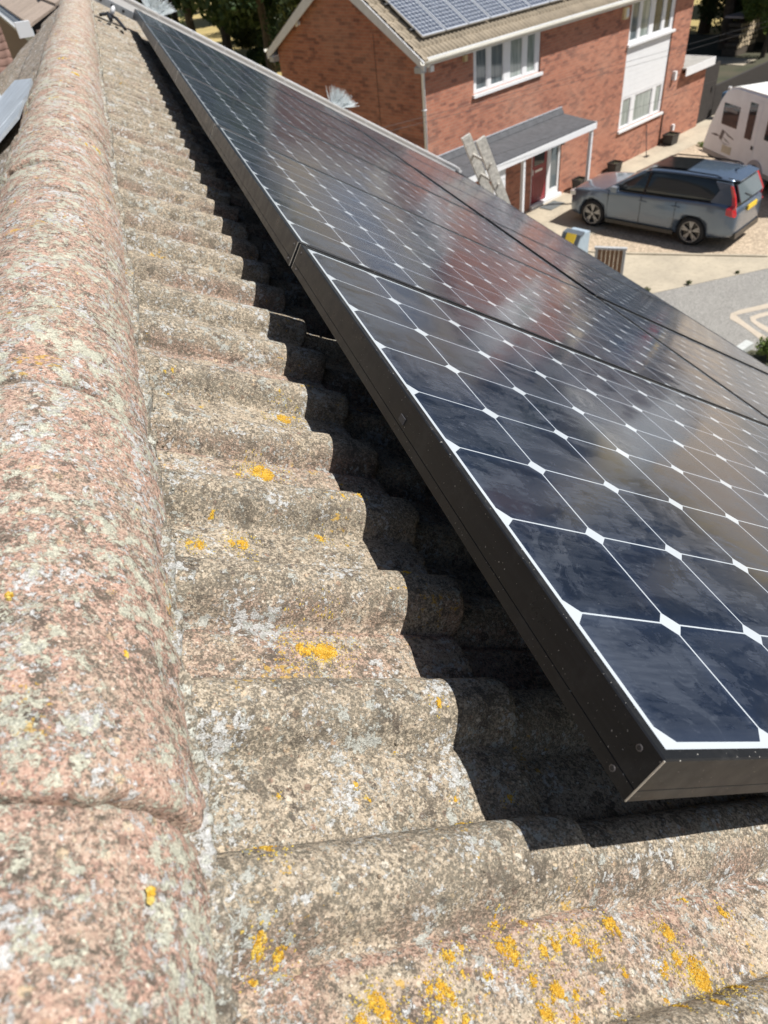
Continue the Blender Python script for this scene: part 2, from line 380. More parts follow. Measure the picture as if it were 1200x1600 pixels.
# ------------------------------------------------------------------ ground
def sheet(name, pts, z, mat):
    bm = bmesh.new(); poly(bm, [(x, y, z) for x, y in pts]); o = obj(name, bm, mat); tag(o, kind='structure'); return o
HO = Vector((6.628, 18.464, 0)); HA = R(26.12)
D2 = Vector((math.cos(HA), math.sin(HA), 0)); N2 = Vector((-math.sin(HA), math.cos(HA), 0))
def L2W(x, y, z=0): return HO + D2*x + N2*y + Vector((0, 0, z))
def HL(pts): return [tuple(L2W(x, y))[:2] for x, y in pts]
sheet("ground", [(-400, -400), (400, -400), (400, 400), (-400, 400)], -.012, M_GRASS)
sheet("road", [(-2, -30), (120, -30), (120, 13.1), (14.5, 13.38), (10.8, 13.6), (2, 14.1), (-2, 14.3)], -.004, M_ASPH)
sheet("driveway_gravel", [tuple(L2W(-1.5, -.0))[:2], (8.5, 16.8), (11.2, 16.2), (14.3, 13.4), (26, 13.2), (30, 30), tuple(L2W(15.5, 0))[:2]], 0, M_GRAVEL)
sheet("driveway_apron", [(2, 14.05), (10.8, 13.55), (14.6, 13.33), (14.3, 13.95), (12.3, 15.3), (11.5, 15.9), (10.3, 16.9), (7, 17.6), (2, 17.6)], .004, M_SLAB)
sheet("house_path", HL([(-1, -2.6), (5.5, -2.9), (7.5, -1.6), (9, -.95), (15.5, -1.25), (17.5, -1.2), (17.5, .3), (-1, .02)]), .008, M_SLAB)
bm = bmesh.new()
for a, b in (((2, 17.6), (7, 17.6)), ((7, 17.6), (10.3, 16.9)), ((10.3, 16.9), (11.5, 15.9)), ((11.5, 15.9), (14.3, 13.95))):
    a = Vector((*a, 0)); b = Vector((*b, 0)); d = (b-a); L = d.length
    box(bm, 0, L-.01, -.045, .045, -.02, .035, M=Matrix.Translation(a) @ Matrix.Rotation(math.atan2(d.y, d.x), 4, 'Z'))
tag(obj("kerb_edging", bm, M_SLAB), kind='structure')
def ribbon(pts, wd, z):
    bm = bmesh.new(); pts = [Vector((*p, z)) for p in pts]; L = []; Rr = []
    for i, p in enumerate(pts):
        t = (pts[min(i+1, len(pts)-1)]-pts[max(i-1, 0)]).normalized(); nn = Vector((-t.y, t.x, 0))*wd*(.5+.12*math.sin(i*2.3))
        L.append(bm.verts.new(p+nn)); Rr.append(bm.verts.new(p-nn))
    for i in range(len(pts)-1): bm.faces.new((L[i], Rr[i], Rr[i+1], L[i+1]))
    return bm
tag(obj("trench_reinstatement", ribbon([(16, 11.9), (14.5, 11.82), (13.2, 11.75), (12.4, 11.74), (11.75, 11.78), (11.5, 11.76), (11.4, 11.6), (11.38, 11.3), (11.34, 10.9), (11.28, 10.3), (11.2, 9.6), (11.1, 8.5)], .17, .001), M_SAND), kind='structure')
tag(obj("inner_trench_reinstatement", ribbon([(16, 11.55), (14, 11.46), (12.5, 11.44), (12.0, 11.44), (11.75, 11.42), (11.66, 11.3), (11.64, 11.0), (11.62, 10.6), (11.58, 10.0), (11.5, 9)], .14, .0012), M_SAND), kind='structure')
sheet("planting_bed", [(10.2, 8), (10.95, 8), (11.0, 10.0), (10.7, 10.35), (10.2, 10.3)], .003, M_SOIL_SHADE)

# ================================================================== OUR ROOF (roof frame: x down the slope, y along the ridge, z out of the plane)
RF = Matrix.Translation((0, 0, ZP)) @ Matrix.Rotation(TH, 4, 'Y')
us = thing("tiled_house", "lichen crusted pantile roof with a pinkish ridge filling the foreground", "house", T(0, 0, 0))
CW = -.140                      # height of the roll crests under the panel glass near the first course's tail
PER = .1505; U0 = .018
TAIL0 = .058; GAUGE = .342; THK = .026
def profile(U):
    t = (U-U0)/PER; t = t-np.round(t)
    wd = np.where(t < 0, .27, .215); q = np.abs(t)/wd
    roll = np.clip(1-np.clip(q, 0, 1)**2.6, 0, 1)**.8
    pt = t-.52*np.sign(t); pan = np.where(q >= 1, .10*np.cos(np.clip((np.abs(t)-.5)/.26, -1, 1)*np.pi/2)*1.0, 0.0)
    return (roll+pan*np.clip((q-1)*4, 0, 1))*.034-.034
U_ = np.concatenate([np.arange(-.9, -.35, .02), np.arange(-.35, 1.7, .0042), np.arange(1.7, 3.6, .009), np.arange(3.6, 8.61, .0188)])
def tile_h(U, V, tail, course):
    """surface height of a course at slope position V; tile body rises toward its tail"""
    base = CW-.009*0+(-THK)*np.clip((tail-V)/GAUGE, -1, 1.3)
    ti = np.floor((U+.024)/.301)
    jit = vnoise(ti*7.3, np.full_like(ti, course*3.7), 40)*.009+vnoise(ti*5.1, np.full_like(ti, course*2.9), 41)*.02*(V-tail+.17)
    g = np.abs((U+.024)/.301-np.round((U+.024)/.301))*.301
    groove = -.0045*np.exp(-(g/.0028)**2)
    h = base+profile(U+vnoise(ti*3.3, np.full_like(ti, course*1.7), 42)*.007)+jit+groove
    h = h+fbm(U*28, V*28, 3, 3)*.0028+fbm(U*120, V*120, 9, 3)*.0013
    return h
Vs = []; Fs = []; base_i = 0
nU = len(U_)
for cidx in range(0, 12):
    tail = TAIL0+GAUGE*cidx
    fine = cidx == 0; mid = cidx == 1
    v0 = -.40 if fine else tail-GAUGE-.03
    if fine: vv = np.r_[np.arange(v0, tail-.012, .0055)]
    elif mid: vv = np.arange(v0, tail-.012, .012)
    else: vv = np.linspace(v0, tail-.012, 6)
    vv = np.r_[vv, tail-.009, tail-.006, tail-.003, tail-.001, tail]
    drop = np.r_[np.zeros(len(vv)-5), .0002, .0006, .0014, .0030, .0055]
    Vg, Ug = np.meshgrid(vv, U_, indexing='ij')
    H = tile_h(Ug, Vg, tail, cidx)-drop[:, None]
    ti = np.floor((U_+.024)/.301)
    te = vnoise(ti*3.1, ti*0+cidx*5.3, 20)*.013+fbm(U_*35, U_*0+cidx, 22, 3)*.005-.006*np.clip(vnoise(U_*70, U_*0+cidx*2.3, 25)-.22, 0, 1)*4
    Vg = Vg+np.clip((Vg-(tail-.12))/.12, 0, 1)*te[None, :]
    rows = [np.c_[Vg[i], Ug[i], H[i]] for i in range(len(vv))]
    last = rows[-1]
    rows.append(np.c_[last[:, 0]+.0005, last[:, 1], last[:, 2]-.012]); rows.append(np.c_[last[:, 0]-.002, last[:, 1], last[:, 2]-.030])
    V = np.concatenate(rows); n = len(rows)
    i = np.arange((n-1)*(nU-1)); a = base_i+(i//(nU-1))*nU+i % (nU-1)
    Fs.append(np.c_[a, a+nU, a+nU+1, a+1]); Vs.append(V); base_i += len(V)
roof = grid_mesh("tiled_roof_slope", np.concatenate(Vs), 0, 0, M_TILE, us, RF, np.concatenate(Fs))
def surf(V, U):
    c_ = 0 if V < TAIL0 else int((V-TAIL0)/GAUGE)+1
    return float(tile_h(np.array([U]), np.array([V]), TAIL0+GAUGE*c_, c_)[0])
# ridge
RX, RZ, RR = -.425, ZP+.02, .112
JO = .04
def ridge_tile(y0, y1, k):
    rnd = random.Random(k+50)
    stepy = .0048 if y0 < 1.6 else (.01 if y0 < 3.5 else .025); na = 88 if y0 < 1.6 else (60 if y0 < 3.5 else 36)
    ys = np.r_[y0, y0+.002, y0+.006, np.arange(y0+.012, y1-.012, stepy), y1-.006, y1-.002, y1]
    edge = np.r_[.0045, .0018, .0006, np.zeros(len(ys)-6), .0006, .0018, .0045]
    an = np.linspace(R(-6), R(186), na)
    dx, dz, tl = rnd.uniform(-.003, .003), rnd.uniform(-.0025, .003), rnd.uniform(-.012, .012)
    Y, A = np.meshgrid(ys, an, indexing='ij')
    s = A*RR
    r = RR+.002+tl*(Y-(y0+y1)/2)-edge[:, None]+fbm(Y*16, s*16+k, 12, 3)*.005+fbm(Y*75, s*75, 16, 4)*.0032
    r = r+np.clip(vnoise(Y*33+k, s*33, 30)-.18, 0, 1)*.007
    X = r*np.cos(A)*1.0+dx; Z = r*np.sin(A)*(1+.02)+dz
    jag = fbm(an*6+k*3.1, an*0+k, 44, 4)*.0055
    wy = np.clip(1-np.abs(ys-ys[0])/.03, 0, 1)+np.clip(1-np.abs(ys-ys[-1])/.03, 0, 1)
    Y = Y+jag[None, :]*wy[:, None]*np.where(np.arange(len(ys)) < len(ys)/2, 1, .7)[:, None]
    rows = [np.c_[X[i], Y[i], Z[i]] for i in range(len(ys))]
    for e, yy in ((0, y0), (-1, y1)):                       # end thickness
        q = rows[e].copy(); f = .86; q[:, 0] *= f; q[:, 2] *= f
        if e == 0: rows.insert(0, q)
        else: rows.append(q)
    V = np.concatenate(rows); n = len(rows); i = np.arange((n-1)*(na-1)); a = (i//(na-1))*na+i % (na-1)
    return grid_mesh("ridge_tile", V, 0, 0, M_RIDGE, us, T(RX, 0, RZ), np.c_[a, a+1, a+na+1, a+na])
y = JO-.9; k = 0
while y < 8.55:
    ridge_tile(y+.0028, min(y+.45-.0028, 8.64), k); y += .45; k += 1
# mortar inside the joints and the bedding strip along the ridge foot
bmm = []
y = JO-.9; rows = []; Vj = []; Fj = []; bi = 0
while y < 8.55:
    an = np.linspace(R(-4), R(184), 110); ys = np.array([-.007, -.004, -.0012, .0012, .004, .007]); pr_ = np.array([-.016, -.013, -.011, -.011, -.013, -.016])
    Y, A = np.meshgrid(ys, an, indexing='ij')
    r = RR-.0005+pr_[:, None]+fbm(A*14+y*9, Y*90, 5, 4)*.007+fbm(A*3+y*5, Y*10, 15, 2)*.006-.003
    V = np.c_[(r*np.cos(A)).ravel(), (Y+y).ravel(), (r*np.sin(A)*1.02).ravel()]
    na = len(an); i = np.arange((len(ys)-1)*(na-1)); a = (i//(na-1))*na+i % (na-1)
    grid_mesh("joint_mortar", V, 0, 0, M_MORT, us, T(RX, 0, RZ), np.c_[a, a+1, a+na+1, a+na]); y += .45
Um = np.concatenate([np.arange(-.9, -.35, .02), np.arange(-.35, 1.7, .005), np.arange(1.7, 3.6, .01), np.arange(3.6, 8.6, .02)])
Vm = np.array([-.31, -.285, -.278, -.274, -.271, -.268, -.265, -.262, -.259, -.256, -.253, -.250, -.247, -.243, -.238])
Ug, Vg = np.meshgrid(Um, Vm, indexing='ij')
th_ = tile_h(Ug, Vg, TAIL0, 0)
edge = -.2680+fbm(Um*9, Um*0+2, 31, 2)*.006+fbm(Um*45, Um*0, 33, 3)*.006
top = CW-.002+fbm(Ug*60, Vg*60, 35, 4)*.012+fbm(Ug*9, Vg*0, 39, 2)*.008
bl = np.clip((edge[:, None]+.008-Vg)/.010, 0, 1); bl = bl*bl*(3-2*bl)
Hm = (th_-.004)*(1-bl)+np.maximum(top, th_-.004)*bl
grid_mesh("bedding_mortar", np.c_[Vg.ravel(), Ug.ravel(), Hm.ravel()], len(Um), len(Vm), M_MORT, us, RF)
# far slope of our roof
RFL = Matrix.Translation((2*RX, 0, ZP)) @ Matrix.Rotation(math.pi, 4, 'Z') @ Matrix.Rotation(TH, 4, 'Y')
Ul = -np.concatenate([np.arange(-.9, 1, .03), np.arange(1, 8.6, .02)])[::-1]; Vs = []; Fs = []; bi = 0
for c_ in range(13):
    tail = TAIL0+GAUGE*c_; vv = np.r_[np.linspace(-.34 if c_ == 0 else tail-GAUGE-.02, tail-.004, 14), tail]
    Vg, Ug = np.meshgrid(vv, Ul, indexing='ij'); H = tile_h(Ug, Vg, tail, c_+20)
    H[-1] -= .003; rows = [np.c_[Vg[i], Ug[i], H[i]] for i in range(len(vv))]
    rows.append(np.c_[rows[-1][:, 0], rows[-1][:, 1], rows[-1][:, 2]-.03]); V = np.concatenate(rows); nL = len(Ul)
    i = np.arange((len(rows)-1)*(nL-1)); a = bi+(i//(nL-1))*nL+i % (nL-1); Fs.append(np.c_[a, a+nL, a+nL+1, a+1]); Vs.append(V); bi += len(V)
grid_mesh("rear_roof_slope", np.concatenate(Vs), 0, 0, M_REAR, us, RFL, np.concatenate(Fs))
# walls, gables, verge, gutter of our house (hardly seen, but there)
def VWp(U, V, Wn): return RF @ Vector((V, U, Wn))
bm = bmesh.new()
xe = 3.25; xw = 2*RX-xe
prism(bm, [(xw, -.9, 0), (xe, -.9, 0), (xe, -.9, 5.25), (RX, -.9, 7.30), (xw, -.9, 5.25)], (0, 9.4, 0))
obj("wall", bm, M_RED2, us)
bm = bmesh.new()
box(bm, -.33, 4.15, 8.585, 8.70, -.26, -.045, M=RF); box(bm, -.33, 4.15, 8.662, 8.685, -.40, -.262, M=RF)
for i in range(13): box(bm, -.33+i*.342, -.33+i*.342+.335, 8.578, 8.707, -.0445, -.030, M=RF)
obj("verge_trim", bm, M_WHITE, us)
bm = bmesh.new(); box(bm, -.33, 4.25, -8.66, -8.605, -.26, -.165, M=RFL); obj("rear_verge", bm, M_GREYTILE, us)
bm = bmesh.new()
for i in range(9):
    a0, a1 = math.pi*i/8, math.pi*(i+1)/8
    pass
gx = VWp(0, 3.88, 0).x; gz = VWp(0, 3.86, -.2).z
pp = [(gx+.06-math.cos(math.pi*i/8)*.06, 0, gz-math.sin(math.pi*i/8)*.06) for i in range(9)]+[(gx+.06-math.cos(math.pi*i/8)*.056, 0, gz-math.sin(math.pi*i/8)*.056) for i in range(8, -1, -1)]
prism(bm, [(a, -.9, c) for a, b, c in pp], (0, 9.5, 0)); obj("gutter", bm, M_DARK, us)
bm = bmesh.new(); box(bm, gx-.05, gx-.02, -.9, 8.2, gz-.2, gz+.02); obj("fascia", bm, M_WHITE, us)
# flashing patches and the flat topped dormer on the far slope
bm = bmesh.new()
def LS(x, y, h=0): # point on the far slope
    return Vector((x, y, ZP+.111-.006-(RX-x)*math.tan(TH)+h))
for (q, th2) in (([(-.575, 3.05), (-.59, 3.5), (-.78, 4.55), (-1.1, 4.6), (-1.0, 2.9)], .014), ([(-.60, 2.75), (-.60, 3.05), (-1.2, 2.9), (-1.2, 2.5)], .012)):
    prism(bm, [LS(x, y, th2*.35) for x, y in q], (0, 0, th2))
objs("lead_flashing", bm, M_LEAD, us)
dm = thing("flat_roof_dormer", "pale flat topped dormer behind the ridge at the left edge", "dormer", T(-1.6, 4.5, 6.6))
bm = bmesh.new(); prism(bm, [(-.89, 4.65, 7.22), (-1.32, 7.6, 7.22), (-3.3, 7.6, 7.22), (-3.3, 3.1, 7.22), (-.93, 3.5, 7.22)], (0, 0, .13)); obj("roof_membrane", bm, M_PALEBLUE, dm, Matrix.Identity(4), bevel=.012)
bm = bmesh.new(); prism(bm, [(-1.0, 4.6, 6.5), (-1.4, 7.4, 6.3), (-3.1, 7.4, 5.6), (-3.1, 3.3, 5.6), (-1.0, 3.6, 6.5)], (0, 0, .72)); obj("cheek", bm, M_WHITE, dm, Matrix.Identity(4))

# ------------------------------------------------------------------ yellow lichen (raised lobed crusts growing on the tiles)
def lichen_mat():
    g = NG("orange_yellow_lichen"); c = g.ramp(g.noise(90, 4, .7), [(.3, (.46, .25, .015)), (.5, (.62, .38, .03)), (.68, (.66, .50, .09))])
    c = g.mix(g.math('MULTIPLY', g.step(g.noise(260, 3, .6), .52, .62), .6), c, (.42, .22, .02))
    return g.done(c, .9, g.bump(g.noise(600, 3, .7), .9, .0015))
M_LICH = lichen_mat()
M_LICHP = flat("pale_mustard_lichen", (.56, .42, .10), .9, .25, 120, bump=.8, bscale=600)
M_LICHO = flat("deep_ochre_lichen", (.46, .25, .02), .95, .3, 150, bump=.8, bscale=600)
def flake(bm, c, nrm, r, rnd, mi=0):
    n = 9; t = nrm.orthogonal().normalized(); b = nrm.cross(t); ph = rnd.random()*7
    top = bm.verts.new(c+nrm*(r*.15+.0012)); ring = []; base = []
    for k in range(n):
        a = 2*math.pi*k/n+ph; rr = r*(.75+.4*rnd.random())
        p = c+(t*math.cos(a)+b*math.sin(a))*rr
        ring.append(bm.verts.new(c+(t*math.cos(a)+b*math.sin(a))*rr*.72+nrm*(r*.26+.0006*rnd.random()))); base.append(bm.verts.new(p-nrm*.0015))
    for k in range(n):
        j = (k+1) % n
        bm.faces.new((top, ring[k], ring[j])).material_index = mi; bm.faces.new((ring[k], base[k], base[j], ring[j])).material_index = mi
LICH = [(-.117,.243,.018),(-.134,.237,.010),(-.104,.236,.009),(-.118,.536,.017),(-.129,.538,.009),(-.05,.703,.014),(-.218,.036,.0075),(-.219,.376,.007),(-.229,.382,.005),(-.172,.387,.010),(-.183,.387,.005),(-.072,.41,.007),(-.015,.465,.005),(-.042,.458,.004),(-.033,.147,.005),(-.124,.09,.003),(-.051,.038,.0035),(-.232,-.024,.0065),(-.217,-.029,.006),(-.235,-.036,.004),(-.113,-.067,.007),(-.107,-.073,.006),(-.158,-.067,.009),(-.155,-.076,.007),(-.174,-.074,.006),(-.007,-.057,.006),(-.044,-.051,.007),(-.047,-.059,.007),(-.019,-.059,.006),(-.022,-.037,.004),(-.044,-.032,.005),(.012,-.057,.006),(-.022,-.089,.009),(-.039,-.096,.008),(-.037,-.077,.005),(.145,-.094,.013),(.143,-.101,.009),(.208,-.058,.006),(.176,-.039,.003),(.137,-.062,.004),(.056,-.051,.004),(-.035,.068,.003),(.022,.063,.004),(-.121,-.089,.006),(-.101,-.089,.005),(.057,-.058,.004),(-.085,-.046,.003),(-.192,.085,.0025),(-.141,-.082,.004),(-.015,-.104,.004),(-.121,-.064,.004)]
rnd = random.Random(4); bm = bmesh.new()
LICH += [(rnd.uniform(-.20, .16), rnd.uniform(-.13, -.045), rnd.uniform(.002, .0075)) for _ in range(34)]+[(rnd.uniform(-.23, .0), rnd.uniform(.0, .8), rnd.uniform(.0012, .004)) for _ in range(26)]
for (V, U, r) in LICH:
    U += .010; r *= 1.3
    nf = int(min(1100, max(20, (r/.0009)**2*1.3)))
    lobes = [(rnd.uniform(0, 6.28), rnd.uniform(.3, 1)) for _ in range(6)]
    for _ in range(nf):
        a, q = rnd.choice(lobes); rr = r*q*math.sqrt(rnd.random()); a += rnd.gauss(0, .55)
        v_, u_ = V+rr*math.cos(a)*.9, U+rr*math.sin(a)*1.1; fr = rnd.uniform(.0006, .0016)*(1-.3*rr/r)
        flake(bm, Vector((v_, u_, surf(v_, u_)-.0002)), Vector((0, 0, 1)), fr, rnd, (0 if rnd.random() < .62 else 2) if (rr < r*.75 and rnd.random() < .85) else 1)
    for _ in range(int(nf*.25)):                       # satellites
        a = rnd.uniform(0, 6.28); rr = r*rnd.uniform(.9, 2.0)
        v_, u_ = V+rr*math.cos(a), U+rr*math.sin(a); flake(bm, Vector((v_, u_, surf(v_, u_)-.0003)), Vector((0, 0, 1)), rnd.uniform(.0005, .0012), rnd, 1)
obj("yellow_lichen", bm, [M_LICH, M_LICHP, M_LICHO], roof, RF, smooth=False)
RL = [(55.2,1.622,.0373),(43.4,.563,.007),(33.9,.149,.0042),(32.6,1.67,.0174),(83.3,1.549,.0131),(84.5,2.089,.0212),(103.8,3.859,.0522),(80,2.9,.03),(60,2.6,.02),(32.6,.147,.003),(31.2,-.012,.0035),(72.2,.187,.0032),(82.3,.517,.006)]
bm = bmesh.new()
for (A, Y, r) in RL:
    r *= .8
    for _ in range(int(min(420, max(12, (r/.0016)**2*.5)))):
        a = rnd.uniform(0, 6.28); rr = r*math.sqrt(rnd.random()); q = R(A)+rr*math.cos(a)*.8/RR; yy = Y+rr*math.sin(a)*1.2
        if vnoise(np.array([q*30]), np.array([yy*30/8]), 8)[0] < -.12: continue
        nv = Vector((math.cos(q), 0, math.sin(q)*1.0)); flake(bm, Vector((0, yy, 0))+nv*(RR+.0022), nv, rnd.uniform(.0009, .0024)*(1 if r < .015 else 1.7), rnd, 0 if rnd.random() < .5 else 1)
obj("yellow_lichen", bm, [M_LICH, M_LICHP], us, T(RX, 0, RZ))
# loose grit and crumbs in the pans
bm = bmesh.new()
for _ in range(420):
    U = rnd.uniform(-.2, 1.4); V = rnd.choice([rnd.uniform(-.258, -.235), rnd.uniform(-.25, .05)]); s_ = rnd.uniform(.0008, .0024)
    z = surf(V, U); Mx = Matrix.Translation((V, U, z+s_*.3)) @ Matrix.Rotation(rnd.random()*6, 4, (rnd.random(), rnd.random(), rnd.random()+.1)) @ Matrix.Diagonal((s_, s_*rnd.uniform(.6, 1), s_*.7, 1))
    bmesh.ops.create_icosphere(bm, subdivisions=1, radius=1, matrix=Mx)
gr = obj("grit", bm, M_MORT, roof, RF); gr['kind'] = 'stuff'

# ------------------------------------------------------------------ our solar array
FS = [(.0, -.046), (0, -.0345), (.0008, -.034), (0, -.0335), (0, -.0012), (.0012, 0), (.0085, 0), (.0085, -.0015), (.0085, -.0065), (.003, -.0065), (.003, -.044), (.028, -.044), (.028, -.046)]
def frame_bm(W_, L_, sec):
    bm = bmesh.new(); rings = []
    for cx, cy, sx, sy in ((0, 0, 1, 1), (L_, 0, -1, 1), (L_, W_, -1, -1), (0, W_, 1, -1)):
        rings.append([bm.verts.new((cx+sx*d, cy+sy*d, z)) for d, z in sec])
    n = len(sec)
    for i in range(4):
        a, b = rings[i], rings[(i+1) % 4]
        for k in range(n): bm.faces.new((a[k], b[k], b[(k+1) % n], a[(k+1) % n]))
    bmesh.ops.recalc_face_normals(bm, faces=bm.faces); return bm
def pv_panel(label, group):
    t = thing("solar_panel", label, "solar panel", RF, group)
    obj("frame", frame_bm(PW, PL_, FS), M_BLACKFR, t)
    bm = bmesh.new(); box(bm, .0083, PL_-.0083, .0083, PW-.0083, -.0064, -.0016); obj("glass", bm, M_PV, t)
    bm = bmesh.new()
    for cx, cy in ((0, 0), (0, PW), (PL_, 0), (PL_, PW)): box(bm, cx-.0005, cx+.0005, cy-.0005, cy+.0005, -.0455, -.0008)
    objs("corner_seam", bm, M_CUT, t)
    for (yy, zz) in ((.018, -.011), (.022, -.0395)):
        for q in (yy, PW-yy):
            bm = bmesh.new(); tube(bm, [(-.0006, q, zz), (.0004, q, zz)], .0026, 14); tube(bm, [(-.0009, q, zz), (.0006, q, zz)], .0018, 12, mi=1)
            obj("rivet", bm, [M_RIVET, M_DARK], t)
    bm = bmesh.new(); box(bm, .5, .62, .45, .56, -.024, -.0066); obj("junction_box", bm, M_DARK, t)
    return t
def copy_tree(o, Mn):
    c = o.copy(); COL.objects.link(c); c.matrix_basis = Mn; WM[c.name] = Mn
    for ch in list(o.children):
        d = ch.copy(); COL.objects.link(d); d.parent = c; d.matrix_basis = ch.matrix_basis.copy(); WM[d.name] = Mn @ ch.matrix_basis
    return c
ordn = ["nearest", "second", "third", "fourth", "fifth", "farthest"]
cols_ = ["", "", "", "", "", ""]
lab0 = {0: "nearest black framed solar panel beside the ridge, its mitred corner in the foreground", 1: "second solar panel from the camera in the row by the ridge", 2: "third solar panel from the camera in the row by the ridge", 3: "fourth solar panel from the camera in the row by the ridge", 4: "fifth solar panel from the camera in the row by the ridge", 5: "farthest solar panel of the row by the ridge"}
lab1 = {0: "nearest solar panel of the lower row, mostly past the right edge", 1: "second solar panel of the lower row, reflecting tan driveway at the right edge", 2: "third solar panel of the lower row, in front of the grey road", 3: "fourth solar panel of the lower row, in front of the wooden planter", 4: "fifth solar panel of the lower row, in front of the porch", 5: "farthest solar panel of the lower row, below the ladder top"}
PG = "black framed solar panels on our roof"
proto = None; PITCH = 8.36*.1275
for k in range(6):
    for r_ in (0, 1):
        v0 = -.0145+(PL_+.020)*r_; u0 = k*PITCH-.0145
        jz = random.Random(k*7+r_).uniform(-.0028, .0024) if (k or r_) else 0
        Mp = RF @ Matrix.Translation((v0, u0, jz))
        if proto is None: proto = pv_panel(lab0[0], PG); t = proto; t.matrix_basis = Mp; WM[t.name] = Mp
        else:
            t = copy_tree(proto, Mp); t['label'] = (lab0 if r_ == 0 else lab1)[k]
bm = bmesh.new(); q0, q1 = .462, .476
box(bm, -.0159, -.0146, q0, q1, -.029, -.021); st = obj("frame_sticker", bm, flat("dark_sticker", (.05, .05, .055), .5), proto, RF)
rl = thing("mounting_rails", "dark aluminium rails under the solar panels on roof hooks", "mounting rail", RF)
for v in (.33, 1.22, 1.91, 2.80):
    bm = bmesh.new(); box(bm, v-.02, v+.02, -.0, 6.46, -.088, -.0475); obj("rail", bm, M_RAIL, rl)
for v in (.33, 1.22, 1.91, 2.80):
    for u in (.45, 1.65, 2.85, 4.05, 5.25, 6.2):
        bm = bmesh.new(); box(bm, v-.015, v+.015, u-.02, u+.02, -.16, -.089); box(bm, v-.12, v-.015, u-.015, u+.015, -.165, -.157); obj("roof_hook", bm, M_RAIL, rl)
# perforated channel past the far end of the array, with its bracket
pc = thing("perforated_channel", "galvanised perforated strut sticking out past the far end of the panels", "strut channel", RF)
bm = bmesh.new(); box(bm, -.42, .9, 6.42, 6.425, -.075, -.03); box(bm, -.42, .9, 6.426, 6.462, -.034, -.03); box(bm, -.42, .9, 6.463, 6.468, -.075, -.03); obj("channel", bm, M_GALV, pc, RF)
bm = bmesh.new()
for i in range(16): tube(bm, [(-.40+i*.08, 6.4175, -.052), (-.40+i*.08, 6.4199, -.052)], .010, 10)
obj("slot", bm, M_DARK, pc, RF)
bk = thing("roof_bracket", "dark metal bracket with a white cap lying on tiles past the last panel", "bracket", RF)
bm = bmesh.new()
tube(bm, [(-.23, 6.15, -.125), (-.18, 6.3, -.105), (-.12, 6.2, -.105), (-.07, 5.95, -.125)], .011, 8); tube(bm, [(-.18, 6.3, -.105), (-.16, 6.1, -.12)], .014, 8); obj("arm", bm, M_DARK, bk, RF)
bm = bmesh.new(); bmesh.ops.create_uvsphere(bm, u_segments=14, v_segments=8, radius=1, matrix=Matrix.Translation((-.155, 6.28, -.075)) @ Matrix.Diagonal((.017, .03, .034, 1))); obj("cap", bm, M_WHITE, bk, RF, smooth=True)
# cable clipped under the panel edge
bm = bmesh.new(); tube(bm, [VWp(u, .12+.02*math.sin(u*5), -.10-.012*math.sin(u*7)) for u in np.arange(.2, 6.3, .15)], .003, 6)
tag(obj("panel_cable", bm, M_DARK), "thin black cable hanging under the panels' upper edge", "cable")
# bristle tufts standing on the verge
def M_bristle():
    g = NG("translucent_bristle"); g.done((.78, .84, .86), .3, None, Transmission_Weight=.25, Alpha=.8); return g.m
MB_ = M_bristle()
def tuft(name, label, base, ax, upv, h, wd, n, seed):
    t = thing(name, label, "bristle strip", Matrix.Translation(base), "clear bristle tufts on the far verge"); rn = random.Random(seed)
    bm = bmesh.new()
    for i in range(n):
        q = rn.uniform(-1, 1); a = q*.75+rn.gauss(0, .06)
        d = (upv*math.cos(a)+ax*math.sin(a)).normalized(); L = h*rn.uniform(.75, 1.0)
        p0 = ax*q*wd+Vector((rn.gauss(0, .006), rn.gauss(0, .02), 0)); p1 = p0+d*L+Vector((rn.gauss(0, .02), rn.gauss(0, .02), 0))
        tube(bm, [p0, (p0+p1)/2+Vector((rn.gauss(0, .004), 0, 0)), p1], [.0028, .0022, .0012], 4)
    obj("bristles", bm, MB_, t)
    bm = bmesh.new(); Mx = Matrix.Translation(base); e = ax*wd*1.15; tube(bm, [-e, e], .012, 8); obj("base_bar", bm, M_GREYG, t)
    return t
vv_ = (RF.to_3x3() @ Vector((1, 0, 0))); nn_ = (RF.to_3x3() @ Vector((0, 0, 1)))
tuft("bristle_tuft", "clear bristle tuft on the verge in front of the brick gable", VWp(8.63, 2.35, -.05), vv_, (nn_+vv_*.5).normalized(), .19, .06, 240, 3)
tuft("bristle_tuft", "clear bristle tuft at the far top end of the panels", VWp(8.63, .30, -.05), vv_, (nn_+vv_*.2).normalized(), .17, .07, 240, 5)
# ladder
ld = thing("ladder", "weathered timber ladder leaning on the far end of the eaves, its top above the gutter", "ladder", T(3.6, 7.6, 0))
ldir = Vector((-.42, 0, 1)).normalized()
def lpt(y, h): return Vector((3.62, y, 5.0))+ldir*h
for (yy, hh) in ((7.98, .85), (7.52, .92)):
    bm = bmesh.new()
    q = [lpt(yy, -5.2), lpt(yy, hh)]
    Mx = Matrix.Translation(q[0]) @ Vector((0, 0, 1)).rotation_difference(ldir).to_matrix().to_4x4()
    box(bm, -.055, .055, -.022, .022, 0, (q[1]-q[0]).length, M=Mx); obj("stile", bm, M_WOODOLD, ld, Matrix.Identity(4), bevel=.006)
for i in range(24):
    h = .62-.25*i; bm = bmesh.new(); tube(bm, [lpt(7.46, h), lpt(8.04, h)], .017, 8); obj("rung", bm, M_WOODOLD, ld, Matrix.Identity(4))

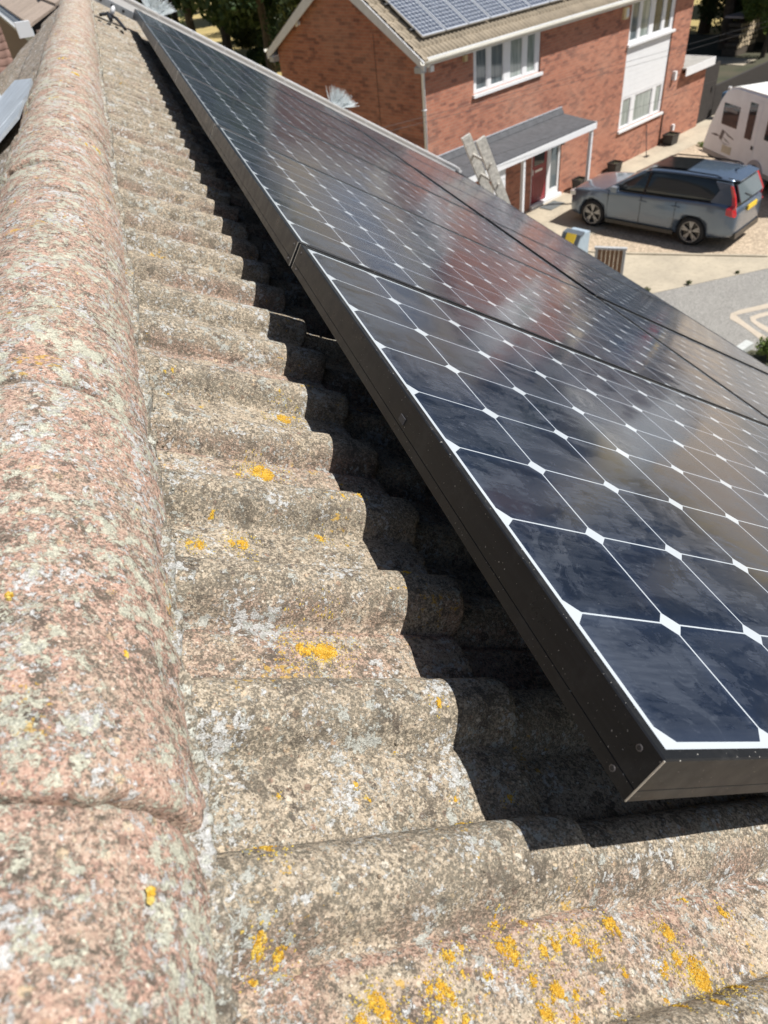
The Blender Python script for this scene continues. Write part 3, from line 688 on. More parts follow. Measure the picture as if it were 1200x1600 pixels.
# ================================================================== THE BRICK HOUSE ACROSS THE DRIVE (house frame: x along the front, y into the house)
HM = Matrix.Translation(HO) @ Matrix.Rotation(HA, 4, 'Z')
def wall_bm(bm, L, H, holes, org, ax, nrm, depth=.09, top=None, mi=0, uv0=(0, 0)):
    """wall sheet with openings, their reveals, and metric UVs for the brickwork. org: start, ax: along, nrm: outward"""
    uvl = bm.loops.layers.uv.verify(); org = Vector(org); ax = Vector(ax); nrm = Vector(nrm); up = Vector((0, 0, 1))
    xs = sorted({0, L, *[h[0] for h in holes], *[h[1] for h in holes]}); zs = sorted({0, H, *[h[2] for h in holes], *[h[3] for h in holes]})
    P = lambda x, z, d=0: org+ax*x+up*z-nrm*d
    def face(pts, uvs):
        f = bm.faces.new([bm.verts.new(p) for p in pts]); f.material_index = mi
        for l, u in zip(f.loops, uvs): l[uvl].uv = (u[0]+uv0[0], u[1]+uv0[1])
    for x0, x1 in zip(xs, xs[1:]):
        for z0, z1 in zip(zs, zs[1:]):
            cx, cz = (x0+x1)/2, (z0+z1)/2
            if any(h[0] < cx < h[1] and h[2] < cz < h[3] for h in holes): continue
            face([P(x0, z0), P(x1, z0), P(x1, z1), P(x0, z1)], [(x0, z0), (x1, z0), (x1, z1), (x0, z1)])
    for a, b, c, d in holes:
        for p, q in (((a, c), (a, d)), ((b, d), (b, c)), ((b, c), (a, c)), ((a, d), (b, d))):
            face([P(*p), P(*q), P(*q, depth), P(*p, depth)], [(p[0], p[1]), (q[0], q[1]), (q[0]+depth, q[1]), (p[0]+depth, p[1])])
    if top:  # gable triangle polygon points (x,z)
        face([P(x, z) for x, z in top], top)
def win(parent, M, x0, x1, z0, z1, divs, panes, sill=True, proud=.0, rec=.05):
    """white casement: divs = list of (x0,x1) glazed bays; panes = materials"""
    wn = thing_part("window", parent, M)
    bm = bmesh.new(); f = .055
    yb, yf = rec+.06, rec-.0
    xs = [x0]; 
    box(bm, x0, x1, yf, yb, z1-f, z1); box(bm, x0, x1, yf, yb, z0, z0+f)
    edges = [x0]+[v for d in divs for v in d]+[x1]
    for i in range(0, len(edges), 2): box(bm, edges[i], edges[i+1], yf, yb, z0+f, z1-f)
    fr = obj("frame", bm, M_WHITE, wn, M)
    uvs = 0
    for (a, b), pm in zip(divs, panes):
        bm = bmesh.new(); uvl = bm.loops.layers.uv.verify()
        fc = bm.faces.new([bm.verts.new(p) for p in ((a-.005, rec+.03, z0+f-.005), (b+.005, rec+.03, z0+f-.005), (b+.005, rec+.03, z1-f+.005), (a-.005, rec+.03, z1-f+.005))])
        for l in fc.loops: l[uvl].uv = (l.vert.co.x*1.0+l.vert.co.z*.07, l.vert.co.z)
        obj("pane", bm, pm, wn, M)
        bm = bmesh.new()      # sash bead
        for (p, q, r_, s_) in ((a, b, z0+f, z0+f+.03), (a, b, z1-f-.03, z1-f)): box(bm, p, q, rec+.012, rec+.028, r_, s_)
        for (p, q) in ((a, a+.03), (b-.03, b)): box(bm, p, q, rec+.014, rec+.0285, z0+f+.031, z1-f-.031)
        obj("sash", bm, M_WHITE, wn, M)
    if sill:
        bm = bmesh.new(); box(bm, x0-.05, x1+.05, -.07, rec+.02, z0-.075, z0-.003); obj("sill", bm, M_WHITE, wn, M, bevel=.008)
    return wn
def thing_part(name, parent, M):
    o = bpy.data.objects.new(name, None); o.empty_display_size = .1; return link(o, parent, M)

bh = thing("brick_house", "red brick two storey house with solar panels, white porch fascia and a dark red door", "house", HM)
HL_, HD_, HE = 13.67, 5.6, 4.95
RSL = R(31.6); APX = HE+HD_/2*math.tan(RSL)
W1 = (2.0, 4.95, 3.76, 4.88); W2 = (9.62, 12.48, 3.66, 4.83); W3 = (9.62, 12.48, 1.16, 2.12); DR = (4.73, 6.28, .08, 2.15)
bm = bmesh.new()
wall_bm(bm, HL_, HE, [W1, (9.62, 12.48, 1.16, 4.83), DR], (0, 0, 0), (1, 0, 0), (0, -1, 0), depth=.1)
wall_bm(bm, HD_, HE, [], (0, HD_, 0), (0, -1, 0), (-1, 0, 0), top=[(0, HE), (HD_, HE), (HD_/2, APX)], uv0=(7.1, 0))
wall_bm(bm, HD_, HE, [], (HL_, 0, 0), (0, 1, 0), (1, 0, 0), top=[(0, HE), (HD_, HE), (HD_/2, APX)], uv0=(31, 0))
wall_bm(bm, HL_, HE, [], (HL_, HD_, 0), (-1, 0, 0), (0, 1, 0), uv0=(50, 0))
obj("brick_wall", bm, M_BRICK, bh, HM)
bm = bmesh.new(); box(bm, .2, HL_-.2, .25, HD_-.2, .02, HE-.05); obj("room_interior", bm, M_INT, bh, HM)
def fr(w, a): return [(w[0]+(w[1]-w[0])*p, w[0]+(w[1]-w[0])*q) for p, q in a]
F4 = [(.055, .21), (.265, .45), (.545, .735), (.80, .935)]
win(bh, HM, *W1, fr(W1, F4), [M_PANE_MID, M_PANE_MID, M_PANE_NET, M_PANE_NET])
win(bh, HM, *W2, fr(W2, F4), [M_PANE_MID, M_PANE_NET, M_PANE_DARK, M_PANE_DARK])
win(bh, HM, *W3, fr(W3, [(.07, .25), (.34, .74), (.82, .95)]), [M_PANE_NET, M_PANE_NET, M_PANE_NET])
bm = bmesh.new()                               # white cladding boards between the upper and lower windows
nb = 10; zc0, zc1 = 2.125, 3.58
for i in range(nb):
    a = zc0+(zc1-zc0)*i/nb; b = zc0+(zc1-zc0)*(i+1)/nb
    prism(bm, [(9.63, .0440, a+.0012), (9.63, .046, b-.0008), (9.63, .09, b-.002), (9.63, .09, a+.003)], (2.84, 0, 0))
obj("white_cladding", bm, M_WHITE, bh, HM)
# door set
bm = bmesh.new(); x0, x1, z0, z1 = DR
for a, b in ((x0, x0+.07), (5.60, 5.78), (x1-.10, x1)): box(bm, a, b, .03, .10, z0, z1)
for a, b in ((x0+.071, 5.599), (5.781, x1-.101)): box(bm, a, b, .03, .10, z1-.07, z1)
box(bm, 5.781, x1-.101, .03, .1, z0, z0+.24); obj("door_frame", bm, M_WHITE, bh, HM)
bm = bmesh.new(); box(bm, x0-.04, x1+.04, -.10, .03, .01, .11); obj("door_sill", bm, M_WHITE, bh, HM, bevel=.01)
dr = None
bm = bmesh.new(); box(bm, x0+.075, 5.595, .05, .09, z0+.035, z1-.075)
for i in range(5): box(bm, x0+.16+i*.13, x0+.25+i*.13, .044, .0505, z0+.12, z0+.78)
dr = obj("door", bm, M_DOOR, bh, HM, bevel=.003)
bm = bmesh.new(); box(bm, x0+.20, 5.46, .046, .052, 1.22, 1.98); obj("door_glass", bm, M_PANE_DARK, dr, HM)
bm = bmesh.new(); box(bm, x0+.26, 5.36, .040, .049, 1.03, 1.09); obj("letter_plate", bm, M_SILVER, dr, HM)
bm = bmesh.new(); box(bm, x0+.12, x0+.15, .03, .05, .98, 1.14); obj("door_handle", bm, M_SILVER, dr, HM)
bm = bmesh.new(); box(bm, 5.785, x1-.105, .06, .07, z0+.24, z1-.07); obj("sidelight_glass", bm, M_PANE_MID, bh, HM)
bm = bmesh.new(); box(bm, x1-.06, x1+.03, -.09, -.002, 1.55, 1.72); obj("door_lamp", bm, M_DARK, bh, HM, bevel=.02)
# roof with corrugated tile courses
def tile_roof(name, parent, M, x0, x1, y0, z0, slope, run, mat, sgn=1, gauge=.33, rib=.15, amp=.030):
    nx = int((x1-x0)/rib*6); xs = np.linspace(x0, x1, nx+1); V = []; F = []; bi = 0; c, s = math.cos(slope), math.sin(slope)
    prof = np.clip(np.cos((xs-x0)/rib*2*np.pi), -.35, 1)*amp
    n = int(run/gauge)+1
    for k in range(n):
        a, b = k*gauge, min((k+1)*gauge+.03, run)
        rows = []
        for (t_, h) in ((a, .0), (a, .032), (b, .006)):
            hh = prof+h+vnoise(np.floor((xs-x0)/.3)*3.3, xs*0+k*2.1, 11)*.012
            if h == 0: hh = prof*0-.01
            rows.append(np.c_[xs, y0+sgn*(t_*c)-sgn*hh*s, z0+t_*s+hh*c])
        V.append(np.concatenate(rows)); i = np.arange(2*nx); q = bi+(i//nx)*(nx+1)+i % nx
        f = np.c_[q, q+1, q+nx+2, q+nx+1]; F.append(f if sgn > 0 else f[:, ::-1]); bi += 3*(nx+1)
    return grid_mesh(name, np.concatenate(V), 0, 0, mat, parent, M, np.concatenate(F), smooth=False)
run = (HD_/2+.30)/math.cos(RSL)
zr = HE+.12-.30*math.tan(RSL)
tile_roof("roof", bh, HM, -.152, HL_+.15, -.21, zr+.09*math.tan(RSL), RSL, run-.105, M_TAN)
tile_roof("roof", bh, HM, -.152, HL_+.15, HD_+.30, zr, RSL, run, M_TAN, sgn=-1)
bm = bmesh.new()
for i in range(32): tube(bm, [(-.22+i*.445, HD_/2, APX+.12), (-.22+i*.445+.44, HD_/2, APX+.12)], .11, 10)
obj("ridge", bm, M_TAN, bh, HM)
def barge(xb, t=.035):
    bm = bmesh.new(); w_ = .25
    for s_ in (1, -1):
        ym = lambda y: y if s_ > 0 else HD_-y
        y0 = -.30; ya = HD_/2
        z_0 = HE+.13-.30*math.tan(RSL); za = APX+.13
        pts = [(xb, ym(y0), z_0-w_*.75), (xb, ym(y0), z_0), (xb, ym(ya), za), (xb, ym(ya), za-w_/math.cos(RSL))]
        prism(bm, pts, (t, 0, 0))
    return bm
for xb in (-.19, HL_+.16): objs("bargeboard", barge(xb), M_FASCIA, bh, HM)
bm = bmesh.new(); 
for i in range(11):                             # stepped verge tiles along both gables
    for s_ in (1, -1):
        t0 = i*.33*math.cos(RSL); zz = zr+i*.33*math.sin(RSL)
        yy = -.30+t0; y2 = yy+.30
        q = [(yy, zz+.045), (y2, zz+.21), (y2, zz+.13), (yy, zz-.035)]
        if s_ < 0: q = [(HD_-a, b) for a, b in q]
        for xb in (-.150, HL_+.05): prism(bm, [(xb, a, b) for a, b in q], (.14, 0, 0))
obj("verge_tiles", bm, M_TAN, bh, HM)
bm = bmesh.new()
box(bm, -.15, HL_+.15, -.235, -.20, HE-.14, HE+.0)
for s_ in (0, 1):
    yc = -.235 if s_ == 0 else HD_+.235
    box(bm, -.15, HL_+.15, min(yc, 0 if s_ == 0 else HD_), max(yc, 0 if s_ == 0 else HD_), HE-.17, HE-.145)
box(bm, -.15, HL_+.15, HD_+.20, HD_+.235, HE-.14, HE+.0)
objs("fascia", bm, M_FASCIA, bh, HM)
def gutter(bm, x0, x1, yc, zc, r, y_is_x=True):
    n = 8; pp = [(-math.cos(math.pi*i/n)*r, -math.sin(math.pi*i/n)*r) for i in range(n+1)]+[(-math.cos(math.pi*i/n)*(r-.004), -math.sin(math.pi*i/n)*(r-.004)) for i in range(n, -1, -1)]
    prism(bm, [(x0, yc+a, zc+b) for a, b in pp], (x1-x0, 0, 0))
bm = bmesh.new(); gutter(bm, -.24, HL_+.2, -.325, HE-.035, .085); obj("gutter", bm, M_CREAM, bh, HM)
bm = bmesh.new(); gutter(bm, -.22, HL_+.2, HD_+.30, HE+.005, .065); obj("gutter", bm, M_CREAM, bh, HM)
bm = bmesh.new(); box(bm, -.20, .02, -.20, -.001, HE-.30, HE-.171); box(bm, -.20, .02, HD_+.001, HD_+.2, HE-.30, HE-.171); objs("soffit_box", bm, M_GREYG, bh, HM)
bm = bmesh.new(); tube(bm, [(.04, -.30, HE-.09), (.04, -.22, HE-.17), (.03, -.055, HE-.25), (.03, -.05, .05)], .042, 10)
for z in (1, 2.4, 3.8): box(bm, -.02, .08, -.096, -.0, z, z+.03)
obj("downpipe", bm, M_WHITE, bh, HM, smooth=True)
bm = bmesh.new(); tube(bm, [(12.62, -.03, 1.1), (12.62, -.03, .05)], .022, 8); obj("waste_pipe", bm, M_DARK, bh, HM)
def roundbox(nm, x, z, w_, h, d, mat, y0=0.0):
    bm = bmesh.new(); box(bm, x-w_/2, x+w_/2, y0-d, y0-.001, z-h/2, z+h/2); return obj(nm, bm, mat, bh, HM, bevel=min(w_, h, d)*.3)
roundbox("vent_cap", .34, 4.66, .13, .13, .09, M_WHITE); roundbox("sensor_box", 1.62, 4.66, .11, .14, .09, flat("tan_box", (.5, .4, .22), .6))
roundbox("bell_box", 9.2, 4.55, .22, .30, .09, flat("cream_yellow_box", (.74, .62, .36), .5)); roundbox("bell_box_front", 9.23, 4.56, .13, .22, .115, M_WHITE)
roundbox("wall_lamp", 12.98, 2.2, .13, .27, .12, M_WHITE); roundbox("tap_cover", 13.5, .42, .12, .2, .09, M_WHITE)
bm = bmesh.new(); tube(bm, [(-.09, 4.45, 5.58), (-.001, 4.45, 5.58)], .06, 12); tube(bm, [(-.10, 4.45, 5.58), (-.09, 4.45, 5.58)], .075, 12); obj("flue_cap", bm, M_WHITE, bh, HM)
bm = bmesh.new(); box(bm, -.0065, -.001, 1.55, 1.562, .2, 5.4); obj("movement_joint", bm, M_DARK, bh, HM)
# single storey wing at the right
bm = bmesh.new(); wall_bm(bm, 1.85, 2.12, [], (HL_+.003, 0, 0), (1, 0, 0), (0, -1, 0), uv0=(HL_, 0)); wall_bm(bm, 3.2, 2.12, [], (HL_+1.853, 0, 0), (0, 1, 0), (1, 0, 0)); obj("wing_wall", bm, M_BRICK, bh, HM)
bm = bmesh.new(); box(bm, HL_-.1, HL_+2.05, -.17, 3.2, 2.27, 2.32); obj("wing_roof", bm, flat("grey_flat_roof", (.33, .32, .29), .9, .2, 3), bh, HM)
bm = bmesh.new(); box(bm, HL_-.12, HL_+2.07, -.20, -.172, 2.07, 2.33); box(bm, HL_+2.052, HL_+2.08, -.171, 3.2, 2.07, 2.33); objs("wing_fascia", bm, M_WHITE, bh, HM)
# porch canopy
CX0, CX1, CY = .0, 6.16, -1.22
bm = bmesh.new()
for i in range(8):
    a, b = CX0+(CX1-CX0)*i/8, CX0+(CX1-CX0)*(i+1)/8-.004
    prism(bm, [(a, -.001, 2.46), (a, CY, 2.33), (a, CY, 2.29), (a, -.001, 2.42)], (b-a, 0, 0))
prism(bm, [(CX0, -.001, 2.60), (CX0, -.10, 2.462), (CX0, -.001, 2.462)], (CX1-CX0, 0, 0))
obj("porch_roof", bm, M_FELT, bh, HM)
bm = bmesh.new(); box(bm, CX0, CX1, CY-.03, CY-.002, 2.14, 2.30); box(bm, CX1+.002, CX1+.03, CY-.03, -.001, 2.14, 2.33); objs("porch_fascia", bm, M_WHITE, bh, HM)
bm = bmesh.new(); box(bm, CX0, CX1, CY, -.002, 2.15, 2.17); obj("porch_soffit", bm, M_FASCIA, bh, HM)
bm = bmesh.new(); box(bm, CX0, CX1, -.013, -.001, 2.61, 2.64); obj("porch_flashing", bm, M_LEAD, bh, HM)
for x in (6.05, 2.72):
    bm = bmesh.new(); box(bm, x-.045, x+.045, CY+.01, CY+.10, 0, 2.145); obj("porch_post", bm, M_WHITE, bh, HM, bevel=.006)
bm = bmesh.new(); box(bm, 1.45, 1.95, -1.15, -1.05, 0, 2.145); obj("porch_panel", bm, M_FASCIA, bh, HM)
bm = bmesh.new(); box(bm, 2.75, 3.03, -.32, -.22, 1.95, 2.1); obj("porch_lamp", bm, M_WHITE, bh, HM)
# solar panels on the neighbour's roof
def RP(x, t, h):  # point on the front roof plane
    return Vector((x, -.30+t*math.cos(RSL)-h*math.sin(RSL), zr+t*math.sin(RSL)+h*math.cos(RSL)))
RPM = HM @ Matrix.Translation(RP(0, 0, 0)) @ Matrix.Rotation(RSL, 4, 'X')
FS2 = [(0, -.04), (0, 0), (.034, 0), (.034, -.003), (.034, -.04)]
p2 = None
for k in range(15):
    x = .30+k*.862
    Mp = RPM @ Matrix.Translation((x, .60, .15))
    lab = "silver framed solar panel at the left end of the neighbour's array" if k == 0 else "silver framed solar panel number %d from the left on the neighbour's roof" % (k+1)
    o_ = ["", "second", "third", "fourth", "fifth", "sixth", "seventh"]
    lab = lab if k == 0 else ("%s silver framed solar panel from the left on the brick house's roof" % o_[k] if k < 7 else "silver framed solar panel out towards the right end of the brick house's roof")
    if p2 is None:
        p2 = thing("solar_panel", lab, "solar panel", Mp, "silver framed solar panels on the brick house")
        fb = frame_bm(1.612, .826, FS2); obj("frame", fb, M_SILVER, p2)
        bm = bmesh.new(); box(bm, .0335, .7925, .0335, 1.5785, -.010, -.004); obj("glass", bm, M_PV2, p2)
    else:
        if k > 9: break
        c = copy_tree(p2, Mp); c['label'] = lab
bm = bmesh.new()
for t_ in (.95, 1.9): box(bm, .2, 8.9, t_-.02, t_+.02, .045, .105, M=Matrix.Identity(4))
rr_ = thing("mounting_rails", "aluminium rails under the neighbour's solar panels", "mounting rail", RPM); obj("rail", bm, M_RAIL, rr_, RPM)
# things against the front wall
def planter(x, y, w_, h, label):
    t = thing("planter", label, "planter", HM @ T(x, y, 0), "black planters along the front wall")
    bm = bmesh.new(); a, b = w_/2, w_/2*.86
    vs = []
    for s_, z in ((b, 0), (a, h*.9), (a*1.08, h*.9), (a*1.08, h), (a*.93, h), (a*.9, h*.82)):
        vs.append([bm.verts.new((s_*i, s_*j*.8, z)) for i, j in ((-1, -1), (1, -1), (1, 1), (-1, 1))])
    for p, q in zip(vs, vs[1:]):
        for k in range(4): bm.faces.new((p[k], p[(k+1) % 4], q[(k+1) % 4], q[k]))
    bm.faces.new(vs[0][::-1]); obj("tub", bm, M_DARK, t)
    bm = bmesh.new(); box(bm, -a*.88, a*.88, -a*.7, a*.7, h*.6, h*.84); obj("soil", bm, M_SOIL_SHADE, t)
    bm = bmesh.new(); rn = random.Random(int(x*10))
    for _ in range(40):
        d = Vector((rn.gauss(0, .5), rn.gauss(0, .5), 1)).normalized(); p = Vector((rn.uniform(-a, a)*.8, rn.uniform(-a, a)*.6, h*.84)); q = p+d*rn.uniform(.05, .16)
        tube(bm, [p, q], [.006, .001], 4)
    obj("stems", bm, M_SOIL_SHADE, t)
planter(12.95, -.30, .50, .36, "black planter by the thin waste pipe under the lower window")
planter(9.15, -.30, .42, .34, "black planter left of the lower window near the car's bonnet")
planter(6.95, -.34, .40, .40, "black planter beside the white porch post")
pol = thing("leaning_pole", "thin dark pole leaning on the brick wall under the lower window", "pole", HM @ T(11.2, -.35, 0))
bm = bmesh.new(); tube(bm, [(0, 0, 0), (.32, .33, .95)], .016, 6); obj("shaft", bm, M_DARK, pol); bm = bmesh.new(); box(bm, -.12, .12, -.06, .06, 0, .03); obj("foot", bm, M_DARK, pol)
bm = bmesh.new(); box(bm, -.38, .38, -.22, .22, .012, .028); tag(obj("doormat", bm, flat("grey_mat", (.12, .13, .13), .95, .2, 30), None, HM @ T(5.35, -.42, 0)), "grey doormat in front of the dark red door", "doormat")
bm = bmesh.new(); tube(bm, [(-.16, 0, .06), (-.1, 0, .16), (.1, .03, .17), (.16, .02, .06)], .03, 6); tube(bm, [(-.2, -.05, .03), (.2, 0, .03)], .05, 6); tag(obj("boot_scraper", bm, M_DARK, None, HM @ T(3.6, -.75, 0)), "small black boot scraper by the left porch post", "boot scraper")
# gate / fence between the wing and the buff house
fnc = thing("timber_gate", "tall dark timber gate between the brick wing and the buff house", "gate", HM @ T(HL_+1.9, .1, 0))
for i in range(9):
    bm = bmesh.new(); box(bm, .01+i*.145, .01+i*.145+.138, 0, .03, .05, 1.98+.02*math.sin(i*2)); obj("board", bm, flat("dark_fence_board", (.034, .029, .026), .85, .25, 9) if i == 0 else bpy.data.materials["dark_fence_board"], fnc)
bm = bmesh.new()
for z in (.35, 1.1, 1.75): box(bm, 0, 1.32, .031, .07, z, z+.09)
obj("rail", bm, bpy.data.materials["dark_fence_board"], fnc)
bm = bmesh.new(); box(bm, .92, .99, -.03, -.001, 1.0, 1.16); obj("latch", bm, M_DARK, fnc)

# ------------------------------------------------------------------ generic neighbour houses
def simple_house(label, M, L, Dp, H, wallm, roofm, slope=32, wins=True, nroof=True, seed=1):
    t = thing("neighbour_house", label, "house", M); sl_ = R(slope); ap = H+Dp/2*math.tan(sl_); rn = random.Random(seed)
    ws = [(x, x+1.5, z, z+1.1) for x in np.arange(1.2, L-2, 3.1) for z in (1.0, 3.6) if z+1.1 < H-.1] if wins else []
    bm = bmesh.new(); wall_bm(bm, L, H, ws, (0, 0, 0), (1, 0, 0), (0, -1, 0)); wall_bm(bm, Dp, H, [], (0, Dp, 0), (0, -1, 0), (-1, 0, 0), top=[(0, H), (Dp, H), (Dp/2, ap)])
    wall_bm(bm, Dp, H, [], (L, 0, 0), (0, 1, 0), (1, 0, 0), top=[(0, H), (Dp, H), (Dp/2, ap)]); wall_bm(bm, L, H, [], (L, Dp, 0), (-1, 0, 0), (0, 1, 0)); obj("wall", bm, wallm, t)
    for w_ in ws:
        win(t, M, *w_, fr(w_, [(.06, .46), (.54, .94)]), [rn.choice([M_PANE_DARK, M_PANE_MID, M_PANE_NET]) for _ in range(2)])
    tile_roof("roof", t, M, -.2, L+.2, -.35, H-.35*math.tan(sl_)+.1, sl_, (Dp/2+.35)/math.cos(sl_), roofm, rib=.3, amp=.02)
    tile_roof("roof", t, M, -.2, L+.2, Dp+.35, H-.35*math.tan(sl_)+.1, sl_, (Dp/2+.35)/math.cos(sl_), roofm, sgn=-1, rib=.3, amp=.02)
    bm = bmesh.new(); box(bm, -.2, L+.2, -.34, -.30, H-.28, H-.1); obj("fascia", bm, M_FASCIA, t)
    bm = bmesh.new(); gutter(bm, -.2, L+.2, -.40, H-.12, .06); obj("gutter", bm, M_GREYG, t)
    return t
buff = simple_house("buff brick house at the right edge with grey downpipes", HM @ T(32.2, -.4, 0), 9, 7, 5.2, M_BUFF, M_BROWN, seed=3)
MB2 = WM[buff.name]
for (x, y, r_, mt) in ((-.10, .9, .05, M_DARK), (.25, -.06, .04, M_GREYG)):
    bm = bmesh.new(); tube(bm, [(x, y, 5.15), (x, y, .05)], r_, 8); obj("downpipe", bm, mt, buff, MB2)
bm = bmesh.new(); box(bm, .12, .38, -.14, -.001, 3.0, 3.5); tube(bm, [(.25, -.1, 3.1), (.55, -.12, 2.7), (.9, -.1, 2.6)], .05, 6); obj("pipe_hopper", bm, M_DARK, buff, MB2)
# distant houses and the far left roof
simple_house("red brick house beyond the trees at the far right, glimpsed in the panels' glass", T(55, 26, 0, R(60)), 14, 8, 5.2, M_RED2, M_BROWN, seed=8)
simple_house("brown brick house across the road, seen mainly in reflections", T(46, -6, 0, R(80)), 16, 8, 5.2, M_RED2, M_BROWN, seed=9)
simple_house("brown house low down beyond the ridge at the left edge", T(-14, 27, 0), 10.6, 9, 4.9, M_RED2, M_BROWN, seed=5)
lh = thing("neighbour_roof_wing", "pinkish tiled roof with grey gutter and pale fascia at the top left corner", "house", T(-1.2, 11, 0))
e0 = Vector((-.99, 9.0, 7.26)); e1 = Vector((-2.15, 16.6, 7.26)); ed = (e1-e0).normalized(); ein = Vector((ed.y, -ed.x, 0))
LM = Matrix.Translation(e0) @ Matrix.Rotation(math.atan2(ed.y, ed.x), 4, 'Z')   # x away along the eave; +y is outwards (left)
bm = bmesh.new()
for i in range(4):
    for j in range(20):
        a = .02+i*.30; z0 = .0+a*math.tan(R(24)); b = a+.296
        prism(bm, [(j*.4+.002, -a, z0+.028), (j*.4+.002, -b, z0+.30*math.tan(R(24))+.008), (j*.4+.002, -b, z0+.30*math.tan(R(24))-.01), (j*.4+.002, -a, z0)], (.394, 0, 0))
obj("roof", bm, M_PINK, lh, LM)
bm = bmesh.new(); gutter(bm, -.05, 7.8, .05, .0, .055)
obj("gutter", bm, M_GREYG, lh, LM)
bm = bmesh.new(); box(bm, 0, 7.8, -.03, -.005, -.17, .0); obj("fascia", bm, M_PALEBLUE, lh, LM)
bm = bmesh.new(); box(bm, .02, 7.7, -1.25, -.06, -7.26, -.02); obj("wall", bm, M_RED2, lh, LM)
bm = bmesh.new(); box(bm, -.06, .03, -.02, .12, -.06, .07); obj("gutter_end", bm, M_WHITE, lh, LM, bevel=.01)
bm = bmesh.new(); tube(bm, [(1.2, -.35, .19), (3.2, -.5, .26)], .05, 6); obj("roof_cable", bm, M_DARK, lh, LM)
# overhead cables
def cable(pa, pb, sag, label):
    pa, pb = Vector(pa), Vector(pb); bm = bmesh.new()
    tube(bm, [pa.lerp(pb, t)-Vector((0, 0, sag*4*t*(1-t))) for t in np.linspace(0, 1, 24)], .0042, 5)
    tag(obj("overhead_cable", bm, M_DARK), label, "cable", "telephone cables crossing the brick house front")
cable(L2W(-6, -2.2, 4.55), L2W(24, -2.2, 3.3), .12, "upper thin black cable crossing the brick house below the first floor windows")
cable(L2W(-6, -2.25, 4.48), L2W(24, -2.25, 3.15), .14, "second thin black cable just under the upper one")
cable(L2W(-6, -2.6, 3.5), L2W(24, -2.4, 2.1), .14, "lowest thin black cable crossing the brick house above the porch")

# ------------------------------------------------------------------ car
def mk_paint():
    g = NG("blue_grey_metallic_paint"); n = g.noise(1800, 2, .5)
    c = g.mix(n, (.12, .163, .225), (.155, .20, .265))
    return g.done(c, .27, None, Metallic=.6, Coat_Weight=1.0, Coat_Roughness=.04)
M_PAINT = mk_paint()
M_TYRE = flat("tyre_rubber", (.025, .025, .026), .8, .2, 30); M_RIM = flat("alloy_rim", (.34, .34, .35), .3, .08, 10, metal=.8)
M_TAIL = flat("red_tail_lamp", (.55, .02, .025), .15, .1, 10, Coat_Weight=1.0); M_PLATE = flat("yellow_plate", (.80, .55, .04), .4, .06, 10)
M_BLKG = flat("gloss_black_trim", (.012, .012, .014), .12, .1, 10)
CA = math.atan2(.884, -.468); CM = T(13.205, 17.363, 0, CA)
car = thing("parked_car", "blue grey estate car with dark windows parked on the gravel before the brick house", "car", CM)
def loft(name, secs, mat, parent, M, closed=False, sub=1, mirror=True):
    """secs: list of (x, [(y,z)...]) half sections from the bottom centre to the top centre"""
    bm = bmesh.new(); rings = []
    for x, pts in secs:
        full = pts+[(-y, z) for y, z in reversed(pts) if abs(y) > 1e-6]
        rings.append([bm.verts.new((x if not isinstance(x, list) else x[i % len(x)], y, z)) for i, (y, z) in enumerate(full)])
    n = len(rings[0])
    for a, b in zip(rings, rings[1:]):
        for k in range(n): bm.faces.new((a[k], a[(k+1) % n], b[(k+1) % n], b[k]))
    bm.faces.new(rings[0]); bm.faces.new(rings[-1][::-1]); bmesh.ops.recalc_face_normals(bm, faces=bm.faces)
    o = obj(name, bm, mat, parent, M, smooth=True)
    if sub:
        md = o.modifiers.new("s", 'SUBSURF'); md.levels = md.render_levels = sub
    return o
def bake(o):
    dg = bpy.context.evaluated_depsgraph_get(); me = bpy.data.meshes.new_from_object(o.evaluated_get(dg)); o.modifiers.clear(); o.data = me
XF, XR = 2.36, -2.59
def bsec(x, W, zb, zt, cr=.035):
    return (x, [(0, zb), (W*.80, zb), (W*.955, zb+.05), (W*.985, zb+.16), (W, .58), (W*.992, .80), (W*.985, zt-.10), (W*.965, zt-.035), (W*.90, zt), (W*.55, zt+cr*.7), (0, zt+cr)])
secs = [bsec(2.37, .52, .34, .74), bsec(2.355, .66, .28, .80), bsec(2.30, .80, .24, .90, .03), bsec(2.12, .89, .22, .985, .04), bsec(1.92, .935, .21, 1.02, .05), bsec(1.5, .955, .21, 1.06, .05), bsec(1.05, .96, .21, 1.10, .04), bsec(.6, .955, .21, 1.12, .0),
        bsec(0, .955, .21, 1.14, 0), bsec(-.8, .955, .21, 1.16, 0), bsec(-1.5, .96, .22, 1.19, 0), bsec(-2.0, .95, .24, 1.20, 0), bsec(-2.35, .91, .28, 1.17, 0), bsec(-2.52, .86, .32, 1.08, 0), bsec(-2.585, .78, .36, .98, 0), bsec(-2.60, .70, .40, .90, 0)]
body = loft("body", secs, M_PAINT, car, CM)
cut = bmesh.new()
for x in (1.492, -1.492):
    for s_ in (1, -1): tube(cut, [(x, s_*.60, .375), (x, s_*1.2, .375)], .425, 28)
co_ = obj("cutter", cut, M_DARK, None, CM); bpy.context.view_layer.update()
mdb = body.modifiers.new("b", 'BOOLEAN'); mdb.operation = 'DIFFERENCE'; mdb.object = co_; mdb.solver = 'EXACT'
bake(body); bpy.data.objects.remove(co_)
for p in body.data.polygons: p.use_smooth = True
bm = bmesh.new()
for x in (1.492, -1.492): tube(bm, [(x, -.74, .375), (x, .74, .375)], .41, 24)
objs("wheel_well", bm, M_DARK, car, CM)
